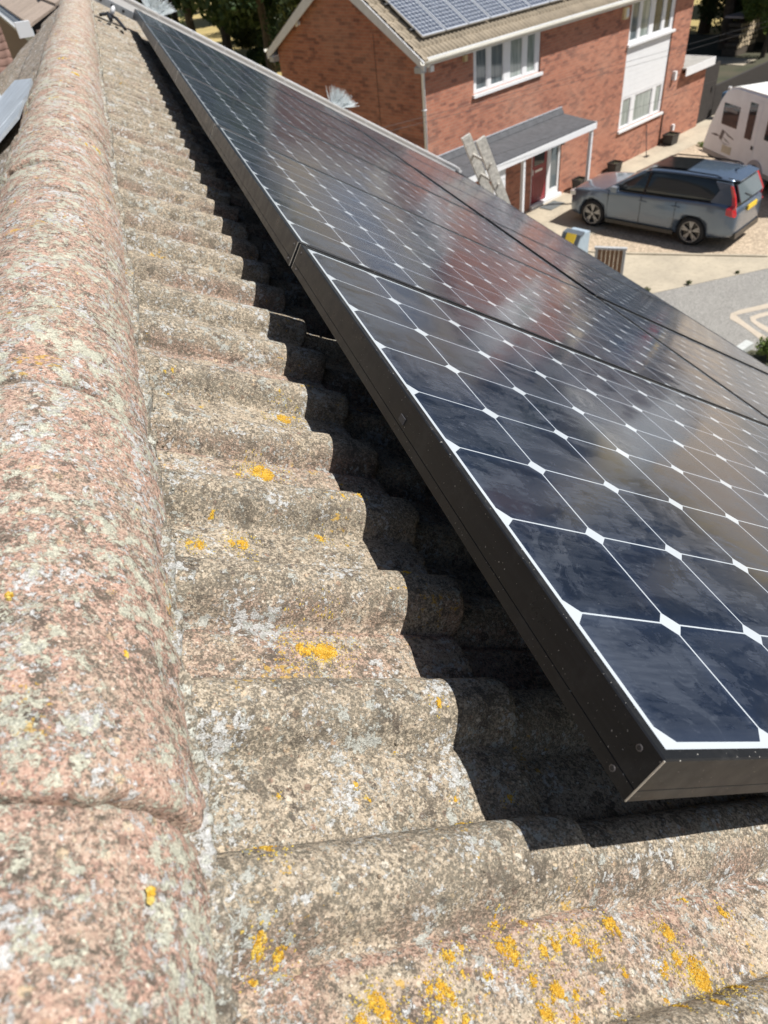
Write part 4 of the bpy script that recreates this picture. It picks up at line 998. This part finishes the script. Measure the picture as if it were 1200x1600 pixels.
for x in (1.492, -1.492):
    for s_ in (1, -1):
        wh = thing_part("wheel", car, CM @ Matrix.Translation((x, s_*.80, .372)))
        bm = bmesh.new(); pr2 = [(-.115, .27), (-.12, .35), (-.10, .370), (.10, .372), (.128, .35), (.131, .272)]
        rings = [[bm.verts.new((math.cos(a)*r_, s_*yy, math.sin(a)*r_)) for a in [2*math.pi*k/36 for k in range(36)]] for yy, r_ in pr2]
        for a, b in zip(rings, rings[1:]):
            for k in range(36): bm.faces.new((a[k], a[(k+1) % 36], b[(k+1) % 36], b[k]))
        bmesh.ops.recalc_face_normals(bm, faces=bm.faces); obj("tyre", bm, M_TYRE, wh, smooth=True)
        bm = bmesh.new()
        tube(bm, [(0, s_*.02, 0), (0, s_*.045, 0)], .268, 32, mi=1)
        for k in range(5):                       # five split spokes
            for dd in (-.16, .16):
                a = 2*math.pi*k/5+.3
                p0 = Vector((math.cos(a)*.045, 0, math.sin(a)*.045)); p1 = Vector((math.cos(a+dd)*.262, 0, math.sin(a+dd)*.262)); t_ = (p1-p0).normalized(); u_ = Vector((-t_.z, 0, t_.x))
                w0_, w1_ = .016, .026
                q = [p0-u_*w0_, p0+u_*w0_, p1+u_*w1_, p1-u_*w1_]
                prism(bm, [v+Vector((0, s_*.065, 0)) for v in q], (0, s_*.035, 0))
        rings = [[bm.verts.new((math.cos(a)*r_, s_*yy, math.sin(a)*r_)) for a in [2*math.pi*k/36 for k in range(36)]] for yy, r_ in ((.05, .258), (.125, .258), (.128, .276), (.10, .277))]
        for a, b in zip(rings, rings[1:]):
            for k in range(36): bm.faces.new((a[k], a[(k+1) % 36], b[(k+1) % 36], b[k]))
        tube(bm, [(0, s_*.06, 0), (0, s_*.112, 0)], .042, 16)
        bmesh.ops.recalc_face_normals(bm, faces=bm.faces); obj("rim", bm, [M_RIM, M_BLKG], wh)
# greenhouse
def gsec(x, Wb, zb, Wt, zt): return (x, [(0, zb), (Wb, zb), (Wb*.985, zb+(zt-zb)*.25), (Wb+(Wt-Wb)*.62, zb+(zt-zb)*.62), (Wt, zt-.04), (Wt*.88, zt), (0, zt+.012)])
gl = [gsec(1.16, .66, 1.07, .62, 1.10), gsec(.95, .80, 1.07, .72, 1.20), gsec(.55, .88, 1.08, .74, 1.46), gsec(.18, .895, 1.08, .74, 1.665), gsec(-.3, .90, 1.08, .735, 1.725), gsec(-1.2, .90, 1.10, .73, 1.735), gsec(-1.95, .885, 1.10, .70, 1.70), gsec(-2.22, .85, 1.10, .68, 1.60), gsec(-2.42, .80, 1.08, .70, 1.30), gsec(-2.50, .76, 1.06, .72, 1.12)]
loft("glasshouse", gl, M_GLASS, car, CM)
rf_ = [(x, [(0, z-.03), (W*.93, z-.035), (W, z-.03), (W*.985, z), (W*.8, z+.025), (0, z+.04)]) for x, W, z in ((.16, .66, 1.655), (-.05, .70, 1.695), (-.4, .715, 1.72), (-1.2, .715, 1.735), (-1.95, .70, 1.72), (-2.18, .68, 1.70), (-2.34, .655, 1.675))]
loft("roof_panel", rf_, M_PAINT, car, CM)
bm = bmesh.new(); prism(bm, [(.02, -.46, 1.752), (.02, .46, 1.752), (-.95, .50, 1.789), (-.95, -.50, 1.789)], (0, 0, .004)); obj("sunroof", bm, M_BLKG, car, CM)
def strip(bm, pts, wv):
    prism(bm, pts, wv)
def side_plate(name, pts, mat, off=.012, thick=.02):
    """pts (x, z) plate on the greenhouse side, following its lean"""
    for s_ in (1, -1):
        bm = bmesh.new(); f = []
        for x, z in pts:
            t_ = (z-1.08)/.62; Wb, Wt = .90, .742
            Wy = Wb if t_ < .1 else Wb+(Wt-Wb)*t_**1.15
            if x < -1.9: Wy -= (-1.9-x)*.14
            if x > .3: Wy -= (x-.3)*.05
            f.append((x, s_*(Wy+off), z))
        prism(bm, f, (0, -s_*thick, 0)); bmesh.ops.recalc_face_normals(bm, faces=bm.faces); obj(name, bm, mat, car, CM)
side_plate("front_pillar", [(1.18, 1.09), (1.06, 1.09), (.08, 1.645), (.10, 1.70)], M_PAINT)
side_plate("rear_pillar", [(-1.86, 1.19), (-2.02, 1.48), (-1.86, 1.66), (-2.25, 1.64), (-2.42, 1.36), (-2.50, 1.15), (-2.2, 1.14)], M_PAINT, off=.018, thick=.09)
side_plate("door_pillar", [(.02, 1.12), (-.06, 1.12), (-.12, 1.66), (-.05, 1.66)], M_BLKG, off=.004)
side_plate("window_trim", [(.95, 1.105), (.95, 1.125), (-1.9, 1.185), (-1.9, 1.165)], M_BLKG, off=.022)
for s_ in (1, -1):
    bm = bmesh.new(); tube(bm, [(.05, s_*.655, 1.70), (-.1, s_*.665, 1.765), (-1.0, s_*.67, 1.79), (-1.8, s_*.655, 1.77), (-1.95, s_*.65, 1.72)], .016, 6); obj("roof_rail", bm, M_BLKG, car, CM)
    bm = bmesh.new(); box(bm, .72, .90, min(s_*.93, s_*1.08), max(s_*.93, s_*1.08), 1.10, 1.24); obj("wing_mirror", bm, M_PAINT, car, CM, bevel=.03)
    for x in (-.02, -.98):
        bm = bmesh.new(); box(bm, x-.11, x+.11, min(s_*.962, s_*.985), max(s_*.962, s_*.985), .94, .965); obj("door_handle", bm, M_PAINT, car, CM, bevel=.006)
    bm = bmesh.new(); y_ = s_*.958
    for x in (1.02, .02, -.98): box(bm, x-.004, x+.004, min(y_-.012, y_+.0015), max(y_-.012, y_+.0015), .34, 1.09)
    objs("door_gap", bm, M_BLKG, car, CM)
    bm = bmesh.new(); box(bm, -1.03, 1.03, min(s_*.93, s_*.972), max(s_*.93, s_*.972), .235, .335); obj("sill_trim", bm, M_BLKG, car, CM, bevel=.01)
    # tall rear lamp: vertical blade on the pillar, swelling outwards at the bottom
    bm = bmesh.new()
    outer = [(-2.235, .745, 1.60), (-2.345, .785, 1.36), (-2.42, .855, 1.17), (-2.32, .935, 1.09), (-2.33, .940, .95), (-2.47, .905, .91)]
    inner = [(-2.30, .70, 1.585), (-2.44, .745, 1.36), (-2.52, .80, 1.16), (-2.53, .80, 1.06), (-2.57, .80, .93), (-2.56, .80, .90)]
    va = [bm.verts.new((x, s_*y, z)) for x, y, z in outer]; vb = [bm.verts.new((x, s_*y, z)) for x, y, z in inner]
    mid_ = [bm.verts.new(((a[0]+b[0])/2-.045, s_*((a[1]+b[1])/2+.045), (a[2]+b[2])/2)) for a, b in zip(outer, inner)]
    bk_ = [bm.verts.new(((a[0]+b[0])/2+.10, s_*((a[1]+b[1])/2-.10), (a[2]+b[2])/2)) for a, b in zip(outer, inner)]
    for q, r_ in ((va, mid_), (mid_, vb), (vb, bk_), (bk_, va)):
        for k in range(5): bm.faces.new((q[k], q[k+1], r_[k+1], r_[k]))
    bm.faces.new((va[0], mid_[0], vb[0], bk_[0])); bm.faces.new((va[5], bk_[5], vb[5], mid_[5])); bmesh.ops.recalc_face_normals(bm, faces=bm.faces)
    obj("tail_lamp", bm, M_TAIL, car, CM, smooth=False)
    bm = bmesh.new(); box(bm, 2.12, 2.30, min(s_*.60, s_*.875), max(s_*.60, s_*.875), .80, .90); obj("headlight", bm, M_SILVER, car, CM, bevel=.02)
bm = bmesh.new(); prism(bm, [(-2.10, -.60, 1.715), (-2.10, .60, 1.715), (-2.40, .56, 1.665), (-2.40, -.56, 1.665)], (0, 0, .028)); obj("spoiler", bm, M_PAINT, car, CM, bevel=.008)
bm = bmesh.new(); prism(bm, [(-2.36, -.60, 1.60), (-2.36, .60, 1.60), (-2.565, .66, 1.20), (-2.565, -.66, 1.20)], (.04, 0, .0)); obj("rear_window", bm, M_PANE_MID, car, CM)
bm = bmesh.new(); box(bm, -2.635, -2.60, -.27, .27, .92, 1.04)
obj("number_plate", bm, M_PLATE, car, CM)
bm = bmesh.new(); box(bm, -2.625, -2.50, -.74, .74, .30, .46); obj("bumper_insert", bm, M_BLKG, car, CM, bevel=.03)
bm = bmesh.new(); tube(bm, [(-2.0, 0, 1.76), (-2.10, 0, 1.82)], [.03, .008], 6); obj("aerial_fin", bm, M_PAINT, car, CM)
bm = bmesh.new(); tube(bm, [(-2.58, .05, 1.22), (-2.50, .35, 1.36)], .01, 5); obj("rear_wiper", bm, M_BLKG, car, CM)

# ------------------------------------------------------------------ caravan
M_CARAV = flat("aged_white_caravan_skin", (.82, .87, .90), .4, .06, 2.5)
KM = T(17.8, 21.4, 0, R(-97))
cv = thing("caravan", "white touring caravan with black windows and grey swoosh graphics behind the car", "caravan", KM)
prof_ = [(0, .50), (.02, .75), (.14, 1.15), (.34, 1.6), (.56, 2.05), (.74, 2.28), (1.0, 2.42), (1.35, 2.48), (5.6, 2.50), (5.75, 2.42), (5.85, .50)]
bm = bmesh.new(); prism(bm, [(x, 0, z) for x, z in prof_], (0, 2.2, 0)); bmesh.ops.recalc_face_normals(bm, faces=bm.faces); obj("body", bm, M_CARAV, cv, KM, bevel=.03)
bm = bmesh.new(); prism(bm, [(.80, .03, 2.37), (1.05, .03, 2.462), (1.38, .03, 2.515), (5.6, .03, 2.535), (5.6, .03, 2.50), (1.35, .03, 2.478), (1.0, .03, 2.41)], (0, 2.14, 0)); obj("roof", bm, flat("bright_caravan_roof", (.78, .78, .74), .5, .05, 3), cv, KM)
bm = bmesh.new(); box(bm, .05, 5.8, -.014, 2.214, .40, .52); obj("skirt_rail", bm, flat("grey_skirt", (.33, .33, .32), .5), cv, KM)
bm = bmesh.new(); box(bm, .2, 5.7, .12, 2.08, .28, .40); obj("chassis", bm, M_DARK, cv, KM)
for pts in ([(.82, 1.40), (.80, 2.0), (1.66, 2.0), (1.66, 1.40)], [(3.1, 1.4), (3.1, 2.0), (4.1, 2.0), (4.1, 1.4)]):
    wd = thing_part("window", cv, KM)
    bm = bmesh.new(); prism(bm, [(x, -.012, z) for x, z in pts], (0, .02, 0)); obj("pane", bm, M_GLASS, wd, KM)
    bm = bmesh.new(); a, b = pts[0][0], pts[2][0]; box(bm, a+.08, b-.1, -.0145, -.0125, 1.80, 1.88); obj("blind", bm, flat("blind_grey", (.25, .25, .25), .8) if "blind_grey" not in bpy.data.materials else bpy.data.materials["blind_grey"], wd, KM)
dv = thing_part("door", cv, KM)
bm = bmesh.new(); box(bm, 2.0, 2.72, -.008, .002, .56, 2.34); obj("door_leaf", bm, M_CARAV, dv, KM, bevel=.003)
bm = bmesh.new(); prism(bm, [(2.15, -.014, 1.25), (2.12, -.014, 2.24), (2.50, -.014, 2.24), (2.50, -.014, 1.25)], (0, .005, 0)); obj("door_pane", bm, M_GLASS, dv, KM)
bm = bmesh.new(); box(bm, 2.60, 2.68, -.03, -.009, 1.02, 1.12); obj("door_handle", bm, M_DARK, dv, KM)
M_GRAPH = flat("grey_graphic_film", (.12, .12, .13), .4)
bm = bmesh.new()
for pts in ([(.34, 1.02), (.62, 1.07), (.95, 1.03), (.62, 1.0)], [(.84, .97), (.94, 1.25), (1.10, 1.22), (1.0, .94)], [(1.0, 1.24), (1.3, 1.17), (1.62, 1.10), (1.64, 1.07), (1.3, 1.12)], [(1.0, 1.05), (1.25, 1.0), (1.5, .93), (1.25, .965)], [(.9, .94), (1.2, .88), (1.5, .90), (1.2, .86)]):
    prism(bm, [(x, -.0042, z) for x, z in pts], (0, .004, 0))
objs("swoosh_graphic", bm, M_GRAPH, cv, KM)
bm = bmesh.new(); box(bm, 1.1, 1.62, -.006, .0, .62, .84); obj("locker_hatch", bm, flat("yellowed_hatch", (.56, .54, .42), .5), cv, KM)
bm = bmesh.new(); tube(bm, [(2.98, -.03, .36), (2.98, .22, .36)], .44, 24); obj("wheel_arch", bm, flat("grey_arch", (.38, .38, .40), .5), cv, KM)
wp = thing_part("wheel", cv, KM)
bm = bmesh.new(); tube(bm, [(2.98, -.06, .33), (2.98, .15, .33)], .33, 28); obj("tyre", bm, M_TYRE, wp, KM)
bm = bmesh.new(); tube(bm, [(2.98, -.075, .33), (2.98, -.05, .33)], .19, 20)
for k in range(6):
    a = k*math.pi/3; box(bm, -.02, .02, -.09, -.076, .04, .18, M=Matrix.Translation((2.98, 0, .33)) @ Matrix.Rotation(a, 4, 'Y'))
obj("rim", bm, M_RIM, wp, KM)
bm = bmesh.new(); box(bm, -1.2, .3, 1.06, 1.14, .42, .50); tube(bm, [(-1.2, 1.1, .46), (-1.35, 1.1, .46)], .05, 8); obj("hitch", bm, M_GALV, cv, KM)
wc = thing("wheel_clamp", "yellow wheel clamp beside the caravan wheel", "wheel clamp", KM @ T(3.6, -.25, 0))
bm = bmesh.new(); tube(bm, [(0, 0, .17), (0, .10, .17)], .165, 14); tube(bm, [(-.1, -.01, .1), (.12, -.01, .32)], .03, 6); obj("disc", bm, M_PLATE, wc)

# ------------------------------------------------------------------ small things by our wall
bn = thing("storage_bin", "pale blue grey bin with a yellow square on its dark hood by the slatted gate", "bin", T(9.62, 15.75, 0, R(25)))
bm = bmesh.new(); prism(bm, [(-.28, -.25, 0), (.30, -.25, 0), (.33, -.25, 1.0), (-.10, -.25, 1.0), (-.30, -.25, .7)], (0, .5, 0)); obj("body", bm, flat("pale_blue_plastic", (.33, .41, .47), .5, .08, 5), bn, bevel=.03)
bm = bmesh.new(); prism(bm, [(-.34, -.27, .66), (-.12, -.27, 1.02), (.06, -.27, 1.06), (.04, -.27, 1.0), (-.10, -.27, .97), (-.30, -.27, .62)], (0, .54, 0)); obj("hood", bm, flat("slate_plastic", (.10, .12, .14), .45), bn, bevel=.015)
bm = bmesh.new(); prism(bm, [(-.275, -.15, .775), (-.125, -.15, 1.02), (-.125, .12, 1.02), (-.275, .12, .775)], (-.018, 0, .012)); obj("yellow_label", bm, flat("yellow_square", (.85, .60, .06), .5), bn, bevel=.006)
pb = thing("slatted_gate", "brown slatted timber panel in a grey frame beside the pale bin", "gate", T(9.52, 14.58, 0, R(-39)))
bm = bmesh.new(); box(bm, 0, .06, -.04, .04, 0, 1.0); box(bm, .66, .72, -.04, .04, 0, 1.0); box(bm, -.02, .74, -.05, .05, 1.001, 1.05); obj("frame", bm, M_GREYG, pb)
M_SLAT = flat("brown_slat", (.20, .115, .065), .8, .35, 14)
for i in range(6):
    bm = bmesh.new(); box(bm, .065+i*.1, .155+i*.1, -.012, .012, .04, .995); obj("slat", bm, M_SLAT, pb)
rk = thing("kerb_block", "pale concrete block by the plants at the right edge of the road", "block", T(10.6, 10.32, 0, R(15)))
bm = bmesh.new(); prism(bm, [(-.3, -.08, 0), (.2, -.08, 0), (.17, -.08, .16), (-.26, -.08, .10)], (0, .18, 0)); obj("block", bm, flat("pale_concrete", (.5, .52, .5), .9, .15, 20), rk, bevel=.012)

# ------------------------------------------------------------------ vegetation
def leaf_mat(name, a, b, c_):
    g = NG(name); oi = g.n.new("ShaderNodeObjectInfo")
    n = g.noise(1.6, 3, .6); n2 = g.noise(14, 2, .5)
    col = g.mix(g.step(n, .35, .65), a, b); col = g.mix(g.math('MULTIPLY', g.step(n2, .5, .7), .6), col, c_)
    g.done(col, .55, None, Specular_IOR_Level=.3)
    tr = g.n.new("ShaderNodeBsdfTranslucent"); g.l.new(col, tr.inputs[0]); mx = g.n.new("ShaderNodeMixShader"); mx.inputs[0].default_value = .28
    out = g.n["Material Output"]; g.l.new(g.b.outputs[0], mx.inputs[1]); g.l.new(tr.outputs[0], mx.inputs[2]); g.l.new(mx.outputs[0], out.inputs[0]); return g.m
M_LEAF = leaf_mat("dark_leaves", (.03, .055, .02), (.05, .085, .03), (.085, .13, .04))
M_LEAF2 = leaf_mat("olive_leaves", (.05, .065, .022), (.075, .10, .032), (.13, .15, .05))
M_LEAF3 = leaf_mat("fresh_leaves", (.10, .16, .04), (.16, .22, .05), (.32, .34, .08))
M_PURP = leaf_mat("purple_leaves", (.05, .03, .035), (.07, .045, .05), (.12, .08, .09))
M_BARK = flat("bark", (.10, .08, .06), .95, .3, 6, bump=.6, bscale=20, bdist=.03)
def crown_mesh(name, n, rx, rz, seed, leaf, mat):
    rg = np.random.default_rng(seed); nc = 26
    cc = rg.normal(size=(nc, 3)); cc /= np.linalg.norm(cc, axis=1)[:, None]; cc *= (rg.random(nc)**.5*.72)[:, None]; cr = rg.uniform(.20, .42, nc)
    k = rg.integers(0, nc, n); d = rg.normal(size=(n, 3)); d /= np.linalg.norm(d, axis=1)[:, None]
    P = cc[k]+d*(cr[k]*rg.random(n)**.28)[:, None]; P[:, 0] *= rx; P[:, 1] *= rx; P[:, 2] *= rz
    a = rg.normal(size=(n, 3)); a /= np.linalg.norm(a, axis=1)[:, None]; b = np.cross(a, rg.normal(size=(n, 3))); b /= np.linalg.norm(b, axis=1)[:, None]
    s = leaf*rg.uniform(.6, 1.3, n)[:, None]; V = np.stack([P-a*s, P+b*s*.55, P+a*s, P-b*s*.55], 1).reshape(-1, 3)
    F = np.arange(4*n).reshape(-1, 4)
    me = bpy.data.meshes.new(name); me.vertices.add(4*n); me.vertices.foreach_set("co", V.astype(np.float32).ravel()); me.loops.add(4*n); me.polygons.add(n)
    me.loops.foreach_set("vertex_index", F.astype(np.int32).ravel()); me.polygons.foreach_set("loop_start", np.arange(n, dtype=np.int32)*4); me.update(); me.materials.append(mat); return me
CR = {}
def tree(label, x, y, h, r, kind=0, trunk=.38, grp="trees around the gardens", tr=None):
    mt, lf = [(M_LEAF, .17), (M_LEAF2, .15), (M_LEAF3, .13), (M_PURP, .14)][kind]
    key = (kind, int(x*7+y*3) % 2)
    if key not in CR: CR[key] = crown_mesh("crown", 11000, 1, 1, 5+kind*3+key[1], lf/3.4, mt)
    t = thing("tree", label, "tree", T(x, y, 0, x*1.7+y), grp)
    hz = h*(1-trunk)/2
    o = bpy.data.objects.new("crown", CR[key]); link(o, t, WM[t.name] @ Matrix.Translation((0, 0, h-hz)) @ Matrix.Diagonal((r, r, hz*1.08, 1)))
    bm = bmesh.new(); rn = random.Random(int(x*31+y)); w_ = tr or h*.022
    tube(bm, [(0, 0, 0), (.1, .05, h*.25), (-.05, .1, h*.5), (.05, 0, h*.8)], [w_*1.3, w_, w_*.75, w_*.3], 9)
    for i in range(7):
        z = h*rn.uniform(.3, .7); a = rn.uniform(0, 6.28); tube(bm, [(0, 0, z), (math.cos(a)*r*.35, math.sin(a)*r*.35, z+h*.1), (math.cos(a)*r*.75, math.sin(a)*r*.75, z+h*.17)], [w_*.5, w_*.3, w_*.08], 6)
    obj("trunk", bm, M_BARK, t); return t
HEDGES = []
# garden trees seen past our verge
tree("dark tree overhanging the yellow grass, its trunk left of the brick gable", 7.6, 62, 13, 5.2, 0, .20)
tree("broad dark tree just left of the brick gable", 8.3, 49, 11, 4.6, 0, .16)
tree("low dark tree tucked behind the brick gable's left corner", 10.6, 41, 8.5, 4.0, 1, .10)
tree("purple leaved tree over the pale grass left of the trunks", 4.6, 66, 10, 3.6, 3, .28)
tree("far green tree at the top of the yellow grass", 2.5, 92, 12, 6, 0, .12)
tree("bright green shrubby tree beyond the clear bristle tuft", 2.2, 70, 6.5, 2.8, 2, .1)
tree("tall dark tree behind the yellow grass in the middle", 9.5, 102, 15, 8, 0, .1)
tree("dense dark tree left of the yellow grass with its crown in the top border", 5.0, 58, 12, 4.4, 0, .22)
tree("dark tree filling the gap beside the brick gable's bargeboard", 9.6, 53, 10, 4.2, 0, .10)
tree("dark tree behind the purple leaved tree", 3.4, 80, 12, 5.5, 0, .10)
tree("dark tree beyond the brick house, left of its roof", 14, 60, 14, 6, 0, .15)
tree("far dark tree behind the left chimneyless gable", 16, 84, 15, 7.5, 0, .12)
for i, (x, y, r, h, mt_) in enumerate([(4.6, 76, 3.0, 6.5, 0), (6.6, 99, 4.5, 6, 0), (9.3, 47.5, 1.6, 4.4, 0), (10.2, 57, 2.9, 6.5, 0), (11.6, 66, 3.4, 6, 1), (12, 76, 4, 6, 0), (3.2, 64, 2.0, 4.0, 1), (9.2, 118, 7, 9, 0)]):
    HEDGES.append((x, y, r, h, mt_))
HEDGES += [(9.0, 53.5, 1.5, 2.4, 0), (9.0, 60, 1.7, 2.8, 1), (9.5, 70, 2.0, 3.4, 0)]
# right hand garden
rt = [(31, 37, 11, 4.6, 0, .12, "dark tree behind the flat roofed wing"), (33.5, 42, 13, 5.5, 1, .12, "olive green tree behind the wing, higher than its neighbour"), (28.5, 40, 10, 4.2, 0, .1, "dark shaded tree close behind the brick house's right end"),
      (30.8, 33.8, 4.6, 1.5, 2, .15, "bright yellow green bush beside the buff house's pipe"), (40, 50, 15, 8, 0, .1, "tall dark tree far behind the log pile")]
for x, y, h, r, k_, tk, lb in rt: tree(lb, x, y, h, r, k_, tk)
# trees and hedging along the far side of the road (they fill the reflections in the glass)
names_ = ["tall", "broad", "slender", "leaning", "bushy", "low", "rounded", "spreading", "ragged", "dense"]
for i, (x, y, h, r, k_) in enumerate([(38, 12, 11, 6, 0), (40, 20, 12, 6, 1), (45, 4, 10, 6, 0), (44, 28, 12, 6, 0), (36, -4, 9, 5, 1), (50, 14, 13, 7, 0), (33, 6, 6, 4, 0), (34, 15.5, 5, 3.6, 1), (48, 36, 12, 6, 0), (40, -12, 9, 6, 0)]):
    tree("%s tree across the road that only shows in the panels' reflections" % names_[i], x, y, h, r, k_, .06)
def bush(label, x, y, r, h, mat, n, leaf, seed, nm="shrub"):
    t = thing(nm, label, "shrub", T(x, y, 0)); o = bpy.data.objects.new("foliage", crown_mesh("foliage", n, r, h/2, seed, leaf, mat)); link(o, t, T(x, y, h*.5))
    bm = bmesh.new(); rn = random.Random(seed)
    for i in range(7): tube(bm, [(0, 0, 0), (rn.uniform(-r, r)*.6, rn.uniform(-r, r)*.6, h*.7)], [.012, .004], 5)
    obj("stem", bm, M_BARK, t)
bush("yellow green leafy plant at the right edge beside the road", 10.80, 9.85, .34, .55, M_LEAF3, 900, .035, 3)
for i, (x, y, s_) in enumerate([(11.62, 13.56, .10), (10.55, 13.72, .09), (13.0, 13.5, .06), (8.9, 18.2, .12)]):
    bush(["small green weed at the kerb below the car's tail", "tiny weed where the apron meets the road", "sprig of weed at the road edge to the right", "weed tuft by the porch path"][i], x, y, s_, s_*1.3, M_LEAF2, 120, .02, 20+i, "weed")
bush("thin weeds along the path by the caravan's nose", *tuple(L2W(13.2, -1.45))[:2], .28, .14, M_LEAF3, 260, .03, 31, "weed")
hl = ["dense dark bush left of the yellow grass", "low dark bush at the far end of the yellow grass", "dark bush tight against the brick gable's left corner", "tall dark bush behind the gable's left corner", "olive bush behind the brick house", "dark bush far behind the brick house", "small olive bush beside the clear bristle tuft", "wide dark thicket on the horizon", "low dark shrub just left of the brick gable", "low olive shrub right of the yellow grass", "low dark shrub at the right end of the yellow grass",
      "dark bush right behind the flat roofed wing", "dark bush behind the timber gate", "dark bush left of the log pile", "dark bush above the log pile", "dark bush right of the log pile by the buff house"]
HEDGES += [(*tuple(L2W(17.2, 5.5))[:2], 1.6, 2.6, 0), (*tuple(L2W(19.0, 4.0))[:2], 1.4, 1.9, 0), (*tuple(L2W(22.5, 7.5))[:2], 2.2, 3.4, 0), (32.2, 38.2, 2.4, 4.4, 0), (33.4, 35.0, 1.3, 2.4, 0)]
for i, (x, y, r, h, m_) in enumerate(HEDGES): bush(hl[i], x, y, r, h, [M_LEAF, M_LEAF2][m_], 5200, .10, 60+i, "bush")
sheet("painted_shade_ground", HL([(17.6, -1.6), (34, -1.6), (34, 12), (13.8, 12), (13.8, 3.3), (15.6, 3.3), (15.6, .35), (17.6, .35)]), .002, M_SOIL_SHADE)  # dark colour stands in for shadows of the trees and buff house
# log pile and pale shed wall in the right garden
lp = thing("log_pile", "stack of cut logs with pale round ends under the trees at the right", "log pile", T(30.2, 35.0, 0, R(20)))
M_END = flat("pale_log_end", (.62, .50, .34), .8, .2, 30)
rn = random.Random(2)
for r_ in range(5):
    for c_ in range(7):
        bm = bmesh.new(); rr = rn.uniform(.08, .13); x, z = c_*.25+(.12 if r_ % 2 else 0), .45+r_*.22
        tube(bm, [(x, 0, z), (x, .7, z)], rr, 10, cap=False); lg = obj("log", bm, M_BARK, lp)
        bm = bmesh.new(); tube(bm, [(x, -.006, z), (x, .03, z)], rr*.97, 10); obj("cut_end", bm, M_END, lg, WM[lp.name])
bm = bmesh.new(); box(bm, -.25, 1.8, -.12, .9, 1.66, 1.74); obj("cover_board", bm, flat("grey_pink_board", (.42, .35, .34), .8), lp)
bm = bmesh.new(); box(bm, -.1, 1.7, .02, .8, 0, .34); obj("rack", bm, M_BARK, lp)
ps = thing("paved_patch", "sunlit pale paving slab patch below the log pile", "paving", T(28.9, 32.9, 0, HA))
bm = bmesh.new()
for i in range(3):
    for j in range(3): box(bm, i*.55, i*.55+.53, j*.7, j*.7+.68, .0, .03)
obj("slabs", bm, M_SLAB, ps)
ww = thing("added_dark_fence", "low dark fence added to darken the ground right of the timber gate", "fence", HM @ T(17.02, .15, 0)); bm = bmesh.new(); box(bm, 0, 12, 0, .12, 0, 1.1); obj("boarding", bm, bpy.data.materials["dark_fence_board"], ww)  # fence added so this stretch behind the caravan shows dark
bb = thing("blue_bottle_crate", "small blue and white crate behind the caravan's front corner", "crate", HM @ T(16.9, -.5, 0))
bm = bmesh.new(); box(bm, 0, .4, 0, .3, 0, .9); obj("crate", bm, flat("blue_crate", (.06, .13, .22), .5), bb, bevel=.02); bm = bmesh.new(); box(bm, .08, .2, .05, .15, .901, 1.1); obj("bottle", bm, M_WHITE, bb, bevel=.02)
